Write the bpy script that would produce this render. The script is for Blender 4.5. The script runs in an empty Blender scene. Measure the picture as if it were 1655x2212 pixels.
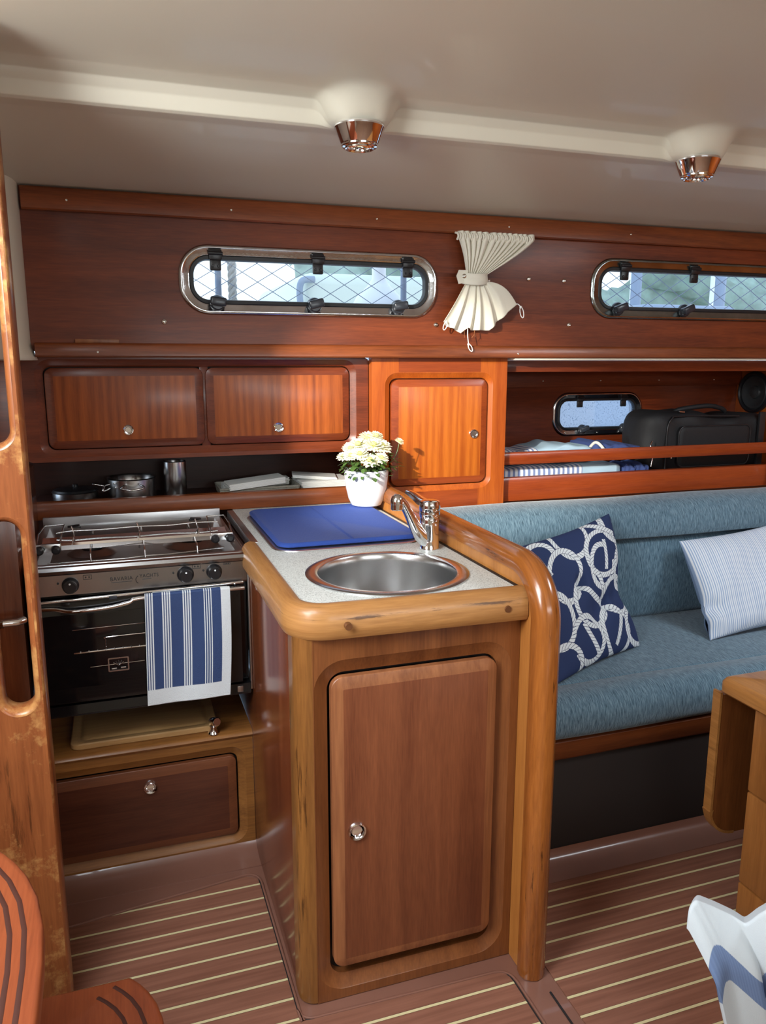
import bpy, bmesh, math, random
import numpy as np
from mathutils import Vector, Matrix, noise
random.seed(7)
PI = math.pi
D = bpy.data
SC = bpy.context.scene
COL = SC.collection

# ------------------------------------------------------------------ camera
yaw, pitch, roll = 0.32726, 0.193436, 0.0014994
fwd = Vector((math.sin(yaw)*math.cos(pitch), math.cos(yaw)*math.cos(pitch), -math.sin(pitch)))
rgt = Vector((math.cos(yaw), -math.sin(yaw), 0)); upv = rgt.cross(fwd)
cr, sr = math.cos(roll), math.sin(roll)
R_, U_ = cr*rgt + sr*upv, -sr*rgt + cr*upv
cd = D.cameras.new('camera'); cam = D.objects.new('camera', cd); COL.objects.link(cam)
cam.matrix_world = Matrix(((R_.x, U_.x, -fwd.x, 0), (R_.y, U_.y, -fwd.y, 0), (R_.z, U_.z, -fwd.z, 1.38), (0, 0, 0, 1)))
cd.sensor_fit = 'VERTICAL'; cd.sensor_height = 24.0; cd.lens = 1687.6/2212*24.0
cd.clip_start = 0.02; cd.clip_end = 200
SC.camera = cam

# ------------------------------------------------------------------ world + light
def S(r, g, b, a=1.0):
    f = lambda c: ((c/255+0.055)/1.055)**2.4 if c/255 > 0.04045 else c/255/12.92
    return (f(r), f(g), f(b), a)
w = D.worlds.new('sky'); SC.world = w; w.use_nodes = True
wn = w.node_tree; bg = wn.nodes['Background']
tc = wn.nodes.new('ShaderNodeTexCoord'); sx = wn.nodes.new('ShaderNodeSeparateXYZ'); rp = wn.nodes.new('ShaderNodeValToRGB')
wn.links.new(tc.outputs['Generated'], sx.inputs[0]); wn.links.new(sx.outputs['Z'], rp.inputs[0]); wn.links.new(rp.outputs[0], bg.inputs[0])
rp.color_ramp.elements[0].color = (.86, .94, 1, 1); rp.color_ramp.elements[1].color = (.55, .74, 1, 1)
bg.inputs[1].default_value = 1.7

def light(name, kind, loc, target, energy, color, **k):
    l = D.lights.new(name, kind); l.energy = energy; l.color = color
    for a, v in k.items(): setattr(l, a, v)
    o = D.objects.new(name, l); COL.objects.link(o); o.location = loc
    o.rotation_euler = (Vector(target)-Vector(loc)).to_track_quat('-Z', 'Y').to_euler()
    return o
# daylight through the companionway, through the saloon hatch, and the sunbeam
light('companionway_daylight', 'AREA', (-.84, .80, 1.60), (.9, 1.6, .70), 30, (.90, .96, 1), shape='RECTANGLE', size=.75, size_y=.62)
light('sliding_hatch_daylight', 'AREA', (-.45, .72, 1.99), (-.1, 1.0, .2), 18, (.90, .96, 1), shape='RECTANGLE', size=.62, size_y=.66)
light('saloon_hatch_daylight', 'AREA', (2.31, .89, 2.02), (2.1, 1.4, 0), 21, (.88, .95, 1), shape='RECTANGLE', size=.6, size_y=.6)
light('rear_ceiling_fill', 'AREA', (1.0, -1.2, 1.50), (1.0, 2.2, 1.88), 13, (.90, .96, 1), shape='RECTANGLE', size=1.6, size_y=.3)  # added fill aimed at the ceiling; the rear wall has no port
light('sunbeam', 'SPOT', (-.78, .74, 1.87), (1.04, 2.47, 1.12), 400, (1, .94, .82), spot_size=math.radians(23), spot_blend=.6, shadow_soft_size=.025)
SC.view_settings.view_transform = 'Standard'; SC.view_settings.look = 'None'
SC.view_settings.gamma = 1; SC.view_settings.use_curve_mapping = False
SC.view_settings.exposure = 0.2

# ------------------------------------------------------------------ materials
def newmat(name):
    m = D.materials.new(name); m.use_nodes = True
    n = m.node_tree.nodes; return m, n, m.node_tree.links, n['Principled BSDF']
def plain(name, col, rough=.5, metal=0, coat=0, bump=0, bscale=200, spec=.5, var=0, vscale=8):
    m, n, l, b = newmat(name)
    b.inputs['Base Color'].default_value = col; b.inputs['Roughness'].default_value = rough
    b.inputs['Metallic'].default_value = metal; b.inputs['Coat Weight'].default_value = coat
    b.inputs['Specular IOR Level'].default_value = spec
    if bump or var:
        t = n.new('ShaderNodeTexCoord')
    if bump:
        x = n.new('ShaderNodeTexNoise'); x.inputs['Scale'].default_value = bscale; x.inputs['Detail'].default_value = 3
        l.new(t.outputs['Object'], x.inputs[0]); bp = n.new('ShaderNodeBump'); bp.inputs['Strength'].default_value = bump
        bp.inputs['Distance'].default_value = .002; l.new(x.outputs[0], bp.inputs['Height']); l.new(bp.outputs[0], b.inputs['Normal'])
    if var:
        x = n.new('ShaderNodeTexNoise'); x.inputs['Scale'].default_value = vscale; x.inputs['Detail'].default_value = 5
        l.new(t.outputs['Object'], x.inputs[0]); mx = n.new('ShaderNodeMix'); mx.data_type = 'RGBA'
        mx.inputs[6].default_value = tuple(c*(1-var) for c in col[:3])+(1,); mx.inputs[7].default_value = tuple(min(1, c*(1+var)) for c in col[:3])+(1,)
        l.new(x.outputs[0], mx.inputs[0]); l.new(mx.outputs[2], b.inputs['Base Color'])
    return m
def wood(name, dark, light_, axis='x', rough=.38, coat=.35, ribbon=0, wear=None, wear_at=.6, fine=1.0, crack=0):
    m, n, l, b = newmat(name)
    t = n.new('ShaderNodeTexCoord'); mp = n.new('ShaderNodeMapping'); oi = n.new('ShaderNodeObjectInfo')
    src = t.outputs['UV'] if axis == 'uv' else t.outputs['Object']
    add = n.new('ShaderNodeVectorMath'); add.operation = 'ADD'
    ml = n.new('ShaderNodeMath'); ml.operation = 'MULTIPLY'; ml.inputs[1].default_value = 7.3
    l.new(oi.outputs['Random'], ml.inputs[0]); l.new(src, add.inputs[0]); l.new(ml.outputs[0], add.inputs[1])
    l.new(add.outputs[0], mp.inputs[0])
    g = {'x': (.07, 1, 1), 'y': (1, .07, 1), 'z': (1, 1, .07), 'uv': (.09, 1, 1)}[axis]
    mp.inputs['Scale'].default_value = g
    n1 = n.new('ShaderNodeTexNoise'); n1.inputs['Scale'].default_value = 22; n1.inputs['Detail'].default_value = 6; n1.inputs['Roughness'].default_value = .62; n1.inputs['Distortion'].default_value = .6
    n2 = n.new('ShaderNodeTexNoise'); n2.inputs['Scale'].default_value = 260*fine; n2.inputs['Detail'].default_value = 3
    n3 = n.new('ShaderNodeTexNoise'); n3.inputs['Scale'].default_value = 5; n3.inputs['Detail'].default_value = 2
    for x in (n1, n2, n3): l.new(mp.outputs[0], x.inputs[0])
    a = n.new('ShaderNodeMath'); a.operation = 'MULTIPLY_ADD'; a.inputs[1].default_value = .45
    l.new(n2.outputs[0], a.inputs[0]); l.new(n1.outputs[0], a.inputs[2])
    c = n.new('ShaderNodeMath'); c.operation = 'MULTIPLY_ADD'; c.inputs[1].default_value = .35
    l.new(n3.outputs[0], c.inputs[0]); l.new(a.outputs[0], c.inputs[2]); last = c
    if ribbon:
        wv = n.new('ShaderNodeTexWave'); wv.bands_direction = 'X'; wv.inputs['Scale'].default_value = 11; wv.inputs['Distortion'].default_value = 7
        wv.inputs['Detail'].default_value = 3; wv.inputs['Detail Scale'].default_value = 1.2
        l.new(mp.outputs[0], wv.inputs[0])
        d = n.new('ShaderNodeMath'); d.operation = 'MULTIPLY_ADD'; d.inputs[1].default_value = ribbon
        l.new(wv.outputs['Fac'], d.inputs[0]); l.new(last.outputs[0], d.inputs[2]); last = d
    mr = n.new('ShaderNodeMapRange'); mr.inputs[1].default_value = .55; mr.inputs[2].default_value = 1.25+ribbon*.8
    l.new(last.outputs[0], mr.inputs[0])
    mx = n.new('ShaderNodeMix'); mx.data_type = 'RGBA'; mx.inputs[6].default_value = dark; mx.inputs[7].default_value = light_
    l.new(mr.outputs[0], mx.inputs[0]); out = mx.outputs[2]
    if crack:
        mk = n.new('ShaderNodeMapping'); mk.inputs['Scale'].default_value = tuple(x if x < .5 else 1.0 for x in g)
        l.new(add.outputs[0], mk.inputs[0])
        nz = n.new('ShaderNodeTexNoise'); nz.inputs['Scale'].default_value = 45; nz.inputs['Detail'].default_value = 8; nz.inputs['Roughness'].default_value = .7
        l.new(mk.outputs[0], nz.inputs[0]); r = n.new('ShaderNodeMapRange'); r.inputs[1].default_value = .60; r.inputs[2].default_value = .66; r.inputs[4].default_value = crack
        l.new(nz.outputs[0], r.inputs[0]); m2 = n.new('ShaderNodeMix'); m2.data_type = 'RGBA'; m2.inputs[7].default_value = S(62, 34, 16)
        l.new(r.outputs[0], m2.inputs[0]); l.new(out, m2.inputs[6]); out = m2.outputs[2]
    if wear:
        nz = n.new('ShaderNodeTexNoise'); nz.inputs['Scale'].default_value = 7; nz.inputs['Detail'].default_value = 7; nz.inputs['Roughness'].default_value = .7
        l.new(add.outputs[0], nz.inputs[0]); r = n.new('ShaderNodeMapRange'); r.inputs[1].default_value = wear_at-.06; r.inputs[2].default_value = wear_at+.06; r.inputs[4].default_value = .8
        l.new(nz.outputs[0], r.inputs[0]); m2 = n.new('ShaderNodeMix'); m2.data_type = 'RGBA'; m2.inputs[7].default_value = wear
        l.new(r.outputs[0], m2.inputs[0]); l.new(out, m2.inputs[6]); out = m2.outputs[2]
    l.new(out, b.inputs['Base Color'])
    b.inputs['Roughness'].default_value = rough; b.inputs['Coat Weight'].default_value = coat; b.inputs['Coat Roughness'].default_value = .18
    b.inputs['Specular IOR Level'].default_value = .35
    bp = n.new('ShaderNodeBump'); bp.inputs['Strength'].default_value = .12; bp.inputs['Distance'].default_value = .0008
    l.new(a.outputs[0], bp.inputs['Height']); l.new(bp.outputs[0], b.inputs['Normal'])
    return m
M = {}
M['wall'] = wood('mahogany_wall', S(70, 26, 10), S(140, 66, 30), 'x', .5, .15)
M['trimx'] = wood('mahogany_trim', S(78, 32, 13), S(148, 78, 38), 'x', .4, .25)
M['lockx'] = wood('locker_frame_wood', S(70, 26, 11), S(136, 62, 30), 'x')
M['door'] = wood('ribbon_mahogany', S(108, 44, 14), S(184, 96, 38), 'z', .4, .3, ribbon=.3)
M['doorsunlit'] = wood('sunlit_ribbon_mahogany', S(150, 64, 16), S(208, 116, 38), 'z', .36, .35, ribbon=.3)  # brighter copy of the ribbon mahogany, sunlight mixed into its colour
M['tall'] = wood('golden_mahogany', S(146, 60, 16), S(200, 104, 34), 'z')  # tall cabinet tone raised; part of its sunlit glow is colour
M['tallx'] = wood('golden_mahogany_cross', S(112, 42, 14), S(166, 76, 30), 'x')
M['doorlow'] = wood('brown_mahogany_door', S(98, 50, 30), S(146, 86, 54), 'z', .42, .2, fine=1.3)
M['bevel'] = wood('lit_bevel_wood', S(110, 62, 38), S(178, 116, 74), 'z', .45, .2, fine=.6)  # paler than the door field; light on the bevel put into the colour
M['isl'] = wood('island_mahogany', S(98, 52, 24), S(150, 92, 50), 'z')
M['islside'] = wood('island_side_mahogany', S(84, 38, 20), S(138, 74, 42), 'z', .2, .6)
M['oakpost'] = wood('honey_oak_post', S(96, 58, 28), S(162, 108, 54), 'z', .36, .3, crack=.8)
M['edge'] = wood('honey_oak_edge', S(134, 84, 42), S(196, 142, 84), 'uv', .42, .3, crack=.8)
M['cap'] = wood('varnished_cap_wood', S(110, 56, 20), S(186, 112, 50), 'uv', .22, .7, crack=.8)
M['partition'] = wood('golden_partition_wood', S(160, 96, 40), S(206, 138, 70), 'z', .42, .25)
M['low'] = wood('low_locker_wood', S(96, 56, 26), S(168, 112, 56), 'x', .42, .25, crack=.25)
M['lowdoor'] = wood('dark_mahogany_door', S(62, 30, 22), S(104, 58, 40), 'x', .34, .3)
M['post'] = wood('handhold_post_wood', S(104, 52, 26), S(166, 98, 54), 'z', .34, .35, wear=S(196, 146, 88), wear_at=.57, crack=.6)
M['postrim'] = wood('worn_slot_rim_wood', S(112, 62, 34), S(178, 118, 70), 'uv', .4, .3, crack=.5)
M['step'] = wood('step_wood', S(112, 50, 26), S(160, 84, 48), 'y', .45, .15, crack=.15)
M['stepgroove'] = plain('groove_brown', S(66, 30, 18), .6)
M['lowbevel'] = wood('low_door_bevel_wood', S(84, 44, 26), S(132, 78, 48), 'x', .42, .2)  # bevel tone raised above the door's, light painted in all round
M['panelsteel'] = plain('dark_reflection_steel', (.34, .33, .33, 1), .26, 1, var=.15, vscale=15)  # steel darkened in colour to stand for dark surroundings it mirrors
M['shelfshade'] = wood('shaded_shelf_wood', S(34, 14, 8), S(66, 30, 18), 'x', .5, .1)  # shade of the shelf recess put into the wood colour
M['table'] = wood('table_oak', S(124, 78, 36), S(184, 128, 70), 'y', .38, .3, crack=.4)
M['tableshade'] = wood('shaded_leaf_wood', S(84, 44, 20), S(140, 84, 42), 'z', .35, .4)  # darker copy of the table wood, shade on the leaf painted in
M['tablez'] = wood('table_trunk_wood', S(122, 72, 32), S(176, 116, 60), 'z', .4, .3)
M['tray'] = wood('bamboo', S(166, 122, 74), S(206, 166, 112), 'x', .5, .1, fine=.5)
M['rail'] = wood('orange_rail_wood', S(120, 42, 14), S(180, 82, 34), 'x', .36, .35)
M['railb'] = wood('brown_rail_wood', S(74, 32, 14), S(128, 68, 32), 'x', .4, .25)
M['hull'] = wood('hull_lining_wood', S(66, 22, 9), S(138, 60, 28), 'x', .4, .3)
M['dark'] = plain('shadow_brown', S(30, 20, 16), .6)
M['chrome'] = plain('chrome', (.86, .86, .88, 1), .07, 1)
M['steel'] = plain('brushed_steel', (.62, .62, .62, 1), .24, 1, bump=.05, bscale=90)
M['steelmat'] = plain('satin_steel', (.55, .55, .56, 1), .33, 1)
M['framemetal'] = plain('aged_chrome', (.66, .68, .7, 1), .16, 1, bump=.25, bscale=60, var=.2, vscale=25)
M['tarnish'] = plain('tarnished_chrome', (.30, .34, .33, 1), .2, 1, bump=.3, bscale=60, var=.5, vscale=14)
M['black'] = plain('black_plastic', (.012, .012, .014, 1), .32)
M['latch'] = plain('grey_black_plastic', (.03, .035, .045, 1), .25)
M['rubber'] = plain('black_gasket', (.01, .011, .013, 1), .45)
M['enamel'] = plain('black_enamel', (.006, .006, .007, 1), .12, coat=.3)
M['hobdark'] = plain('stained_steel', (.36, .33, .31, 1), .38, 1, var=.35, vscale=12)
M['iron'] = plain('cast_iron', (.03, .028, .027, 1), .5)
M['gelcoat'] = plain('cream_gelcoat', S(222, 216, 198), .45, coat=.08, bump=.08, bscale=7)
M['white'] = plain('white_ceramic', S(236, 240, 244), .28, coat=.3)
M['cloth'] = plain('cream_canvas', S(232, 228, 212), .85, bump=.25, bscale=600)
M['cordw'] = plain('white_cord', S(240, 240, 238), .7)
M['paper'] = plain('white_paper', S(236, 236, 232), .8)
M['wicker'] = plain('grey_wicker', S(150, 146, 134), .8, bump=1, bscale=240, var=.3, vscale=160)
M['bag'] = plain('black_nylon', (.012, .012, .014, 1), .65, bump=.4, bscale=50)
M['bagtrim'] = plain('black_piping', (.02, .02, .022, 1), .3)
M['navy'] = plain('navy_cloth', S(58, 76, 130), .85, bump=.3, bscale=40)
M['paleblue'] = plain('pale_blue_cloth', S(176, 202, 220), .85, bump=.3, bscale=40)
M['leaf'] = plain('leaf_green', S(74, 104, 48), .5, var=.4, vscale=40)
M['petal'] = plain('cream_petal', S(250, 248, 222), .6)
M['petalc'] = plain('yellow_green_centre', S(222, 222, 120), .6)
M['soil'] = plain('dark_soil', S(40, 30, 22), .9)
M['liner'] = plain('brown_floor_liner', S(128, 88, 74), .3, coat=.35, var=.1, vscale=9)
M['seal'] = plain('black_sealant', (.015, .015, .016, 1), .4)
M['label'] = plain('engraved_black', (.02, .02, .02, 1), .5)
M['emblem'] = plain('moulded_steel', (.5, .5, .52, 1), .2, 1)
M['screw'] = plain('screw_steel', (.7, .68, .62, 1), .25, 1)
M['plug'] = wood('dowel_plug', S(84, 48, 26), S(120, 76, 44), 'x', .45, .2)
M['lens'] = plain('lamp_lens', S(190, 180, 130), .15, coat=.5)
M['cone'] = plain('speaker_cone', (.03, .032, .034, 1), .38)
M['boatw'] = plain('white_boat', (.9, .92, .93, 1), .4)
M['boatc'] = plain('cream_boat_window', S(214, 224, 214), .3)
M['boatb'] = plain('blue_hull', S(138, 154, 176), .4)
M['netm'] = plain('white_net_cord', S(136, 152, 174), .8)
M['rope'] = plain('beige_rope', S(196, 196, 190), .9, bump=1, bscale=90)
M['tree'] = plain('hillside_trees', S(150, 170, 158), .9, var=.55, vscale=1.4)
M['sea'] = plain('quay', S(210, 220, 228), .8)
# speckled laminate
m, n, l, b = newmat('speckled_laminate'); M['lam'] = m
t = n.new('ShaderNodeTexCoord'); x = n.new('ShaderNodeTexNoise'); x.inputs['Scale'].default_value = 420; x.inputs['Detail'].default_value = 2
l.new(t.outputs['Object'], x.inputs[0]); r = n.new('ShaderNodeValToRGB'); l.new(x.outputs[0], r.inputs[0])
e = r.color_ramp.elements; e[0].position = .36; e[0].color = S(172, 178, 174); e[1].position = .52; e[1].color = S(224, 229, 225)
l.new(r.outputs[0], b.inputs['Base Color']); b.inputs['Roughness'].default_value = .38
# upholstery
def fabric(name, c0, c1, c2, axis):
    m, n, l, b = newmat(name)
    t = n.new('ShaderNodeTexCoord'); mp = n.new('ShaderNodeMapping'); mp.inputs['Scale'].default_value = axis
    l.new(t.outputs['UV'], mp.inputs[0])
    x = n.new('ShaderNodeTexNoise'); x.inputs['Scale'].default_value = 1; x.inputs['Detail'].default_value = 4; x.inputs['Roughness'].default_value = .65; x.inputs['Distortion'].default_value = .5
    l.new(mp.outputs[0], x.inputs[0]); r = n.new('ShaderNodeValToRGB'); l.new(x.outputs[0], r.inputs[0])
    e = r.color_ramp.elements; e[0].position = .33; e[0].color = c0; e[1].position = .62; e[1].color = c2
    k = e.new(.47); k.color = c1
    l.new(r.outputs[0], b.inputs['Base Color']); b.inputs['Roughness'].default_value = .85; b.inputs['Specular IOR Level'].default_value = .2
    b.inputs['Sheen Weight'].default_value = .3
    bp = n.new('ShaderNodeBump'); bp.inputs['Strength'].default_value = .5; bp.inputs['Distance'].default_value = .001
    l.new(x.outputs[0], bp.inputs['Height']); l.new(bp.outputs[0], b.inputs['Normal'])
    return m
M['uph'] = fabric('blue_chenille', S(52, 76, 92), S(86, 114, 132), S(120, 148, 164), (420, 36, 1))
# blue mat with woven grid
m, n, l, b = newmat('blue_microfibre'); M['mat'] = m
t = n.new('ShaderNodeTexCoord'); x = n.new('ShaderNodeTexVoronoi'); x.inputs['Scale'].default_value = 190
l.new(t.outputs['Object'], x.inputs[0]); bp = n.new('ShaderNodeBump'); bp.inputs['Strength'].default_value = .6; bp.inputs['Distance'].default_value = .001
l.new(x.outputs[0], bp.inputs['Height']); l.new(bp.outputs[0], b.inputs['Normal'])
b.inputs['Base Color'].default_value = S(42, 74, 156); b.inputs['Roughness'].default_value = .9; b.inputs['Sheen Weight'].default_value = .05
# cloth coloured by woven/printed pattern stored on the mesh
def pattern_mat(name, bump=.3, bscale=500):
    m, n, l, b = newmat(name)
    a = n.new('ShaderNodeAttribute'); a.attribute_name = 'print'
    l.new(a.outputs['Color'], b.inputs['Base Color']); b.inputs['Roughness'].default_value = .85; b.inputs['Specular IOR Level'].default_value = .2
    t = n.new('ShaderNodeTexCoord'); x = n.new('ShaderNodeTexNoise'); x.inputs['Scale'].default_value = bscale
    l.new(t.outputs['Object'], x.inputs[0]); bp = n.new('ShaderNodeBump'); bp.inputs['Strength'].default_value = bump; bp.inputs['Distance'].default_value = .002
    l.new(x.outputs[0], bp.inputs['Height']); l.new(bp.outputs[0], b.inputs['Normal'])
    return m
M['print'] = pattern_mat('printed_cotton', .15, 700); M['terry'] = pattern_mat('terry_towel', .9, 420)
# glass
def glassm(name, tint, gl):
    m = D.materials.new(name); m.use_nodes = True; n = m.node_tree.nodes; n.clear(); l = m.node_tree.links
    o = n.new('ShaderNodeOutputMaterial'); a = n.new('ShaderNodeBsdfTransparent'); a.inputs[0].default_value = tint
    g = n.new('ShaderNodeBsdfGlossy'); g.inputs['Roughness'].default_value = .02; x = n.new('ShaderNodeMixShader'); x.inputs[0].default_value = gl
    l.new(a.outputs[0], x.inputs[1]); l.new(g.outputs[0], x.inputs[2]); l.new(x.outputs[0], o.inputs[0]); return m
M['glass'] = glassm('window_glass', (.93, .96, .98, 1), .05)
M['ovenglass'] = glassm('dark_oven_glass', (.12, .11, .11, 1), .07)
# spotted frosted acrylic for the small port
m = D.materials.new('frosted_acrylic'); m.use_nodes = True; n = m.node_tree.nodes; n.clear(); l = m.node_tree.links; M['frost'] = m
o = n.new('ShaderNodeOutputMaterial'); a = n.new('ShaderNodeBsdfTransparent'); a.inputs[0].default_value = (.62, .67, .75, 1)
g = n.new('ShaderNodeBsdfTranslucent'); g.inputs[0].default_value = (.5, .56, .66, 1); x = n.new('ShaderNodeMixShader')
t = n.new('ShaderNodeTexCoord'); z = n.new('ShaderNodeTexNoise'); z.inputs['Scale'].default_value = 160; r = n.new('ShaderNodeMapRange'); r.inputs[1].default_value = .62; r.inputs[2].default_value = .7; r.inputs[3].default_value = .15
l.new(t.outputs['Object'], z.inputs[0]); l.new(z.outputs[0], r.inputs[0]); l.new(r.outputs[0], x.inputs[0]); l.new(a.outputs[0], x.inputs[1]); l.new(g.outputs[0], x.inputs[2]); l.new(x.outputs[0], o.inputs[0])
# teak-and-holly floor
def floormat(name, y0, pitch_, seam=None):
    m, n, l, b = newmat(name)
    t = n.new('ShaderNodeTexCoord'); s = n.new('ShaderNodeSeparateXYZ'); l.new(t.outputs['Object'], s.inputs[0])
    def math_(op, a, b_=None):
        k = n.new('ShaderNodeMath'); k.operation = op
        for i, v in enumerate((a, b_)):
            if v is None: continue
            if isinstance(v, (int, float)): k.inputs[i].default_value = v
            else: l.new(v, k.inputs[i])
        return k.outputs[0]
    ph = math_('DIVIDE', math_('SUBTRACT', s.outputs['Y'], y0), pitch_)
    fr = math_('ABSOLUTE', math_('SUBTRACT', math_('FRACT', math_('ADD', ph, 50.5)), .5))
    line = math_('LESS_THAN', fr, .0032/pitch_)
    edge = math_('LESS_THAN', fr, .0040/pitch_)
    fl = math_('FLOOR', math_('ADD', ph, 50.0))
    mp = n.new('ShaderNodeMapping'); mp.inputs['Scale'].default_value = (.05, 1, 1); c = n.new('ShaderNodeCombineXYZ'); l.new(fl, c.inputs[0]); l.new(fl, c.inputs[2])
    va = n.new('ShaderNodeVectorMath'); va.operation = 'ADD'; l.new(t.outputs['Object'], va.inputs[0]); l.new(c.outputs[0], va.inputs[1]); l.new(va.outputs[0], mp.inputs[0])
    x = n.new('ShaderNodeTexNoise'); x.inputs['Scale'].default_value = 90; x.inputs['Detail'].default_value = 5; l.new(mp.outputs[0], x.inputs[0])
    r = n.new('ShaderNodeMapRange'); r.inputs[1].default_value = .3; r.inputs[2].default_value = .7; l.new(x.outputs[0], r.inputs[0])
    a = n.new('ShaderNodeMix'); a.data_type = 'RGBA'; a.inputs[6].default_value = S(120, 78, 62); a.inputs[7].default_value = S(142, 96, 78); l.new(r.outputs[0], a.inputs[0])
    b1 = n.new('ShaderNodeMix'); b1.data_type = 'RGBA'; b1.inputs[7].default_value = S(60, 38, 28); l.new(edge, b1.inputs[0]); l.new(a.outputs[2], b1.inputs[6])
    b2 = n.new('ShaderNodeMix'); b2.data_type = 'RGBA'; b2.inputs[7].default_value = S(206, 194, 150); l.new(line, b2.inputs[0]); l.new(b1.outputs[2], b2.inputs[6])
    l.new(b2.outputs[2], b.inputs['Base Color']); b.inputs['Roughness'].default_value = .45; b.inputs['Specular IOR Level'].default_value = .3
    return m
M['floorL'] = floormat('striped_teak_floor', 1.580, .0577); M['floorR'] = floormat('striped_teak_saloon_floor', 1.219, .0536)

# ------------------------------------------------------------------ builders
def link(name, me, mat, parent=None, local=False, smooth=False, label=None):
    if mat is not None:
        for k in (mat if isinstance(mat, (list, tuple)) else [mat]): me.materials.append(M[k] if isinstance(k, str) else k)
    if smooth is True: me.shade_smooth()
    elif smooth: me.set_sharp_from_angle(angle=math.radians(smooth)) if False else None
    o = D.objects.new(name, me); COL.objects.link(o)
    if smooth and smooth is not True:
        me.shade_smooth(); me.set_sharp_from_angle(angle=math.radians(smooth))
    if parent is not None:
        o.parent = parent
        if not local and parent.type == 'EMPTY': o.matrix_parent_inverse = Matrix.Translation(-parent.location)
    if label: o['label'] = label
    return o
def thing(name, label, cat, loc=(0, 0, 0), group=None):
    o = D.objects.new(name, None); COL.objects.link(o); o.location = loc; o.empty_display_size = .02
    return tag(o, label, cat, group)
def tag(o, label, cat, group=None, kind=None):
    o['label'] = label; o['category'] = cat
    if group: o['group'] = group
    if kind: o['kind'] = kind
    return o
def struct(o, kind='structure'): o['kind'] = kind; return o
def me_from(bm, name='m', recalc=True):
    if recalc: bmesh.ops.recalc_face_normals(bm, faces=bm.faces)
    me = D.meshes.new(name); bm.to_mesh(me); bm.free(); return me
def addbox(bm, x0, x1, y0, y1, z0, z1, bev=0, seg=2):
    t = bmesh.new(); bmesh.ops.create_cube(t, size=1)
    for v in t.verts: v.co = Vector(((x0+x1)/2+v.co.x*(x1-x0), (y0+y1)/2+v.co.y*(y1-y0), (z0+z1)/2+v.co.z*(z1-z0)))
    if bev: bmesh.ops.bevel(t, geom=t.edges[:], offset=bev, segments=seg, profile=.5, affect='EDGES')
    merge(bm, t)
def merge(bm, t, mtx=None):
    if mtx is not None: bmesh.ops.transform(t, matrix=mtx, verts=t.verts)
    me = D.meshes.new('t'); t.to_mesh(me); t.free(); bm.from_mesh(me); D.meshes.remove(me)
def box(name, mat, x0, x1, y0, y1, z0, z1, bev=.002, parent=None, **k):
    bm = bmesh.new(); addbox(bm, x0, x1, y0, y1, z0, z1, bev); return link(name, me_from(bm), mat, parent, smooth=k.pop('smooth', 40), **k)
def rrect(x0, z0, x1, z1, r, n=8):
    r = max(1e-4, min(r, (x1-x0)/2-1e-5, (z1-z0)/2-1e-5)); p = []
    for cx, cz, a0 in ((x1-r, z1-r, 0), (x0+r, z1-r, PI/2), (x0+r, z0+r, PI), (x1-r, z0+r, 1.5*PI)):
        for i in range(n+1):
            a = a0+PI/2*i/n; p.append((cx+r*math.cos(a), cz+r*math.sin(a)))
    return p
XZ = lambda a, b, d: (a, d, b)      # plane facing -y
XY = lambda a, b, d: (a, b, d)
YZ = lambda a, b, d: (d, a, b)
def addloft(bm, rings, close_first=False, close_last=False, cyclic=True):
    vs = [[bm.verts.new(c) for c in r] for r in rings]; n = len(rings[0])
    for a, b in zip(vs, vs[1:]):
        for i in range(n if cyclic else n-1):
            j = (i+1) % n
            try: bm.faces.new((a[i], a[j], b[j], b[i]))
            except ValueError: pass
    if close_first: bm.faces.new(vs[0])
    if close_last: bm.faces.new(vs[-1])
    return vs
def rr_rings(x0, z0, x1, z1, r, prof, mp=XZ, n=8):
    out = []
    for ins, d in prof:
        out.append([mp(a, b, d) for a, b in rrect(x0+ins, z0+ins, x1-ins, z1-ins, max(r-ins, .003) if r > .003 else r, n)])
    return out
def addplate(bm, outline, holes, d0, d1, mp=XZ):
    t = bmesh.new()
    def loop(pts, d):
        vs = [t.verts.new(mp(a, b, d)) for a, b in pts]
        return vs, [t.edges.new((vs[i], vs[(i+1) % len(vs)])) for i in range(len(vs))]
    for d in (d0, d1):
        es = []
        for pts in [outline]+holes: es += loop(pts, d)[1]
        bmesh.ops.triangle_fill(t, use_beauty=True, use_dissolve=False, edges=es)
    for pts in [outline]+holes:
        addloft(t, [[mp(a, b, d0) for a, b in pts], [mp(a, b, d1) for a, b in pts]])
    bmesh.ops.remove_doubles(t, verts=t.verts, dist=1e-6)
    merge(bm, t)
def plate(name, mat, outline, holes, d0, d1, mp=XZ, parent=None, **k):
    bm = bmesh.new(); addplate(bm, outline, holes, d0, d1, mp); return link(name, me_from(bm), mat, parent, **k)
def addlathe(bm, prof, c=(0, 0, 0), axis='z', seg=32, a0=0, a1=2*PI):
    full = abs(a1-a0-2*PI) < 1e-6; k = seg if full else seg+1; rings = []
    for r, h in prof:
        ring = []
        for i in range(k):
            a = a0+(a1-a0)*i/seg; p, q = max(r, 1e-5)*math.cos(a), max(r, 1e-5)*math.sin(a)
            v = {'z': (p, q, h), 'y': (p, h, q), 'x': (h, p, q)}[axis]
            ring.append((c[0]+v[0], c[1]+v[1], c[2]+v[2]))
        rings.append(ring)
    addloft(bm, rings, cyclic=full)
def lathe(name, mat, prof, c=(0, 0, 0), axis='z', seg=32, parent=None, smooth=35, **k):
    bm = bmesh.new(); addlathe(bm, prof, c, axis, seg); bmesh.ops.remove_doubles(bm, verts=bm.verts, dist=2e-5); return link(name, me_from(bm), mat, parent, smooth=smooth, **k)
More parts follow.
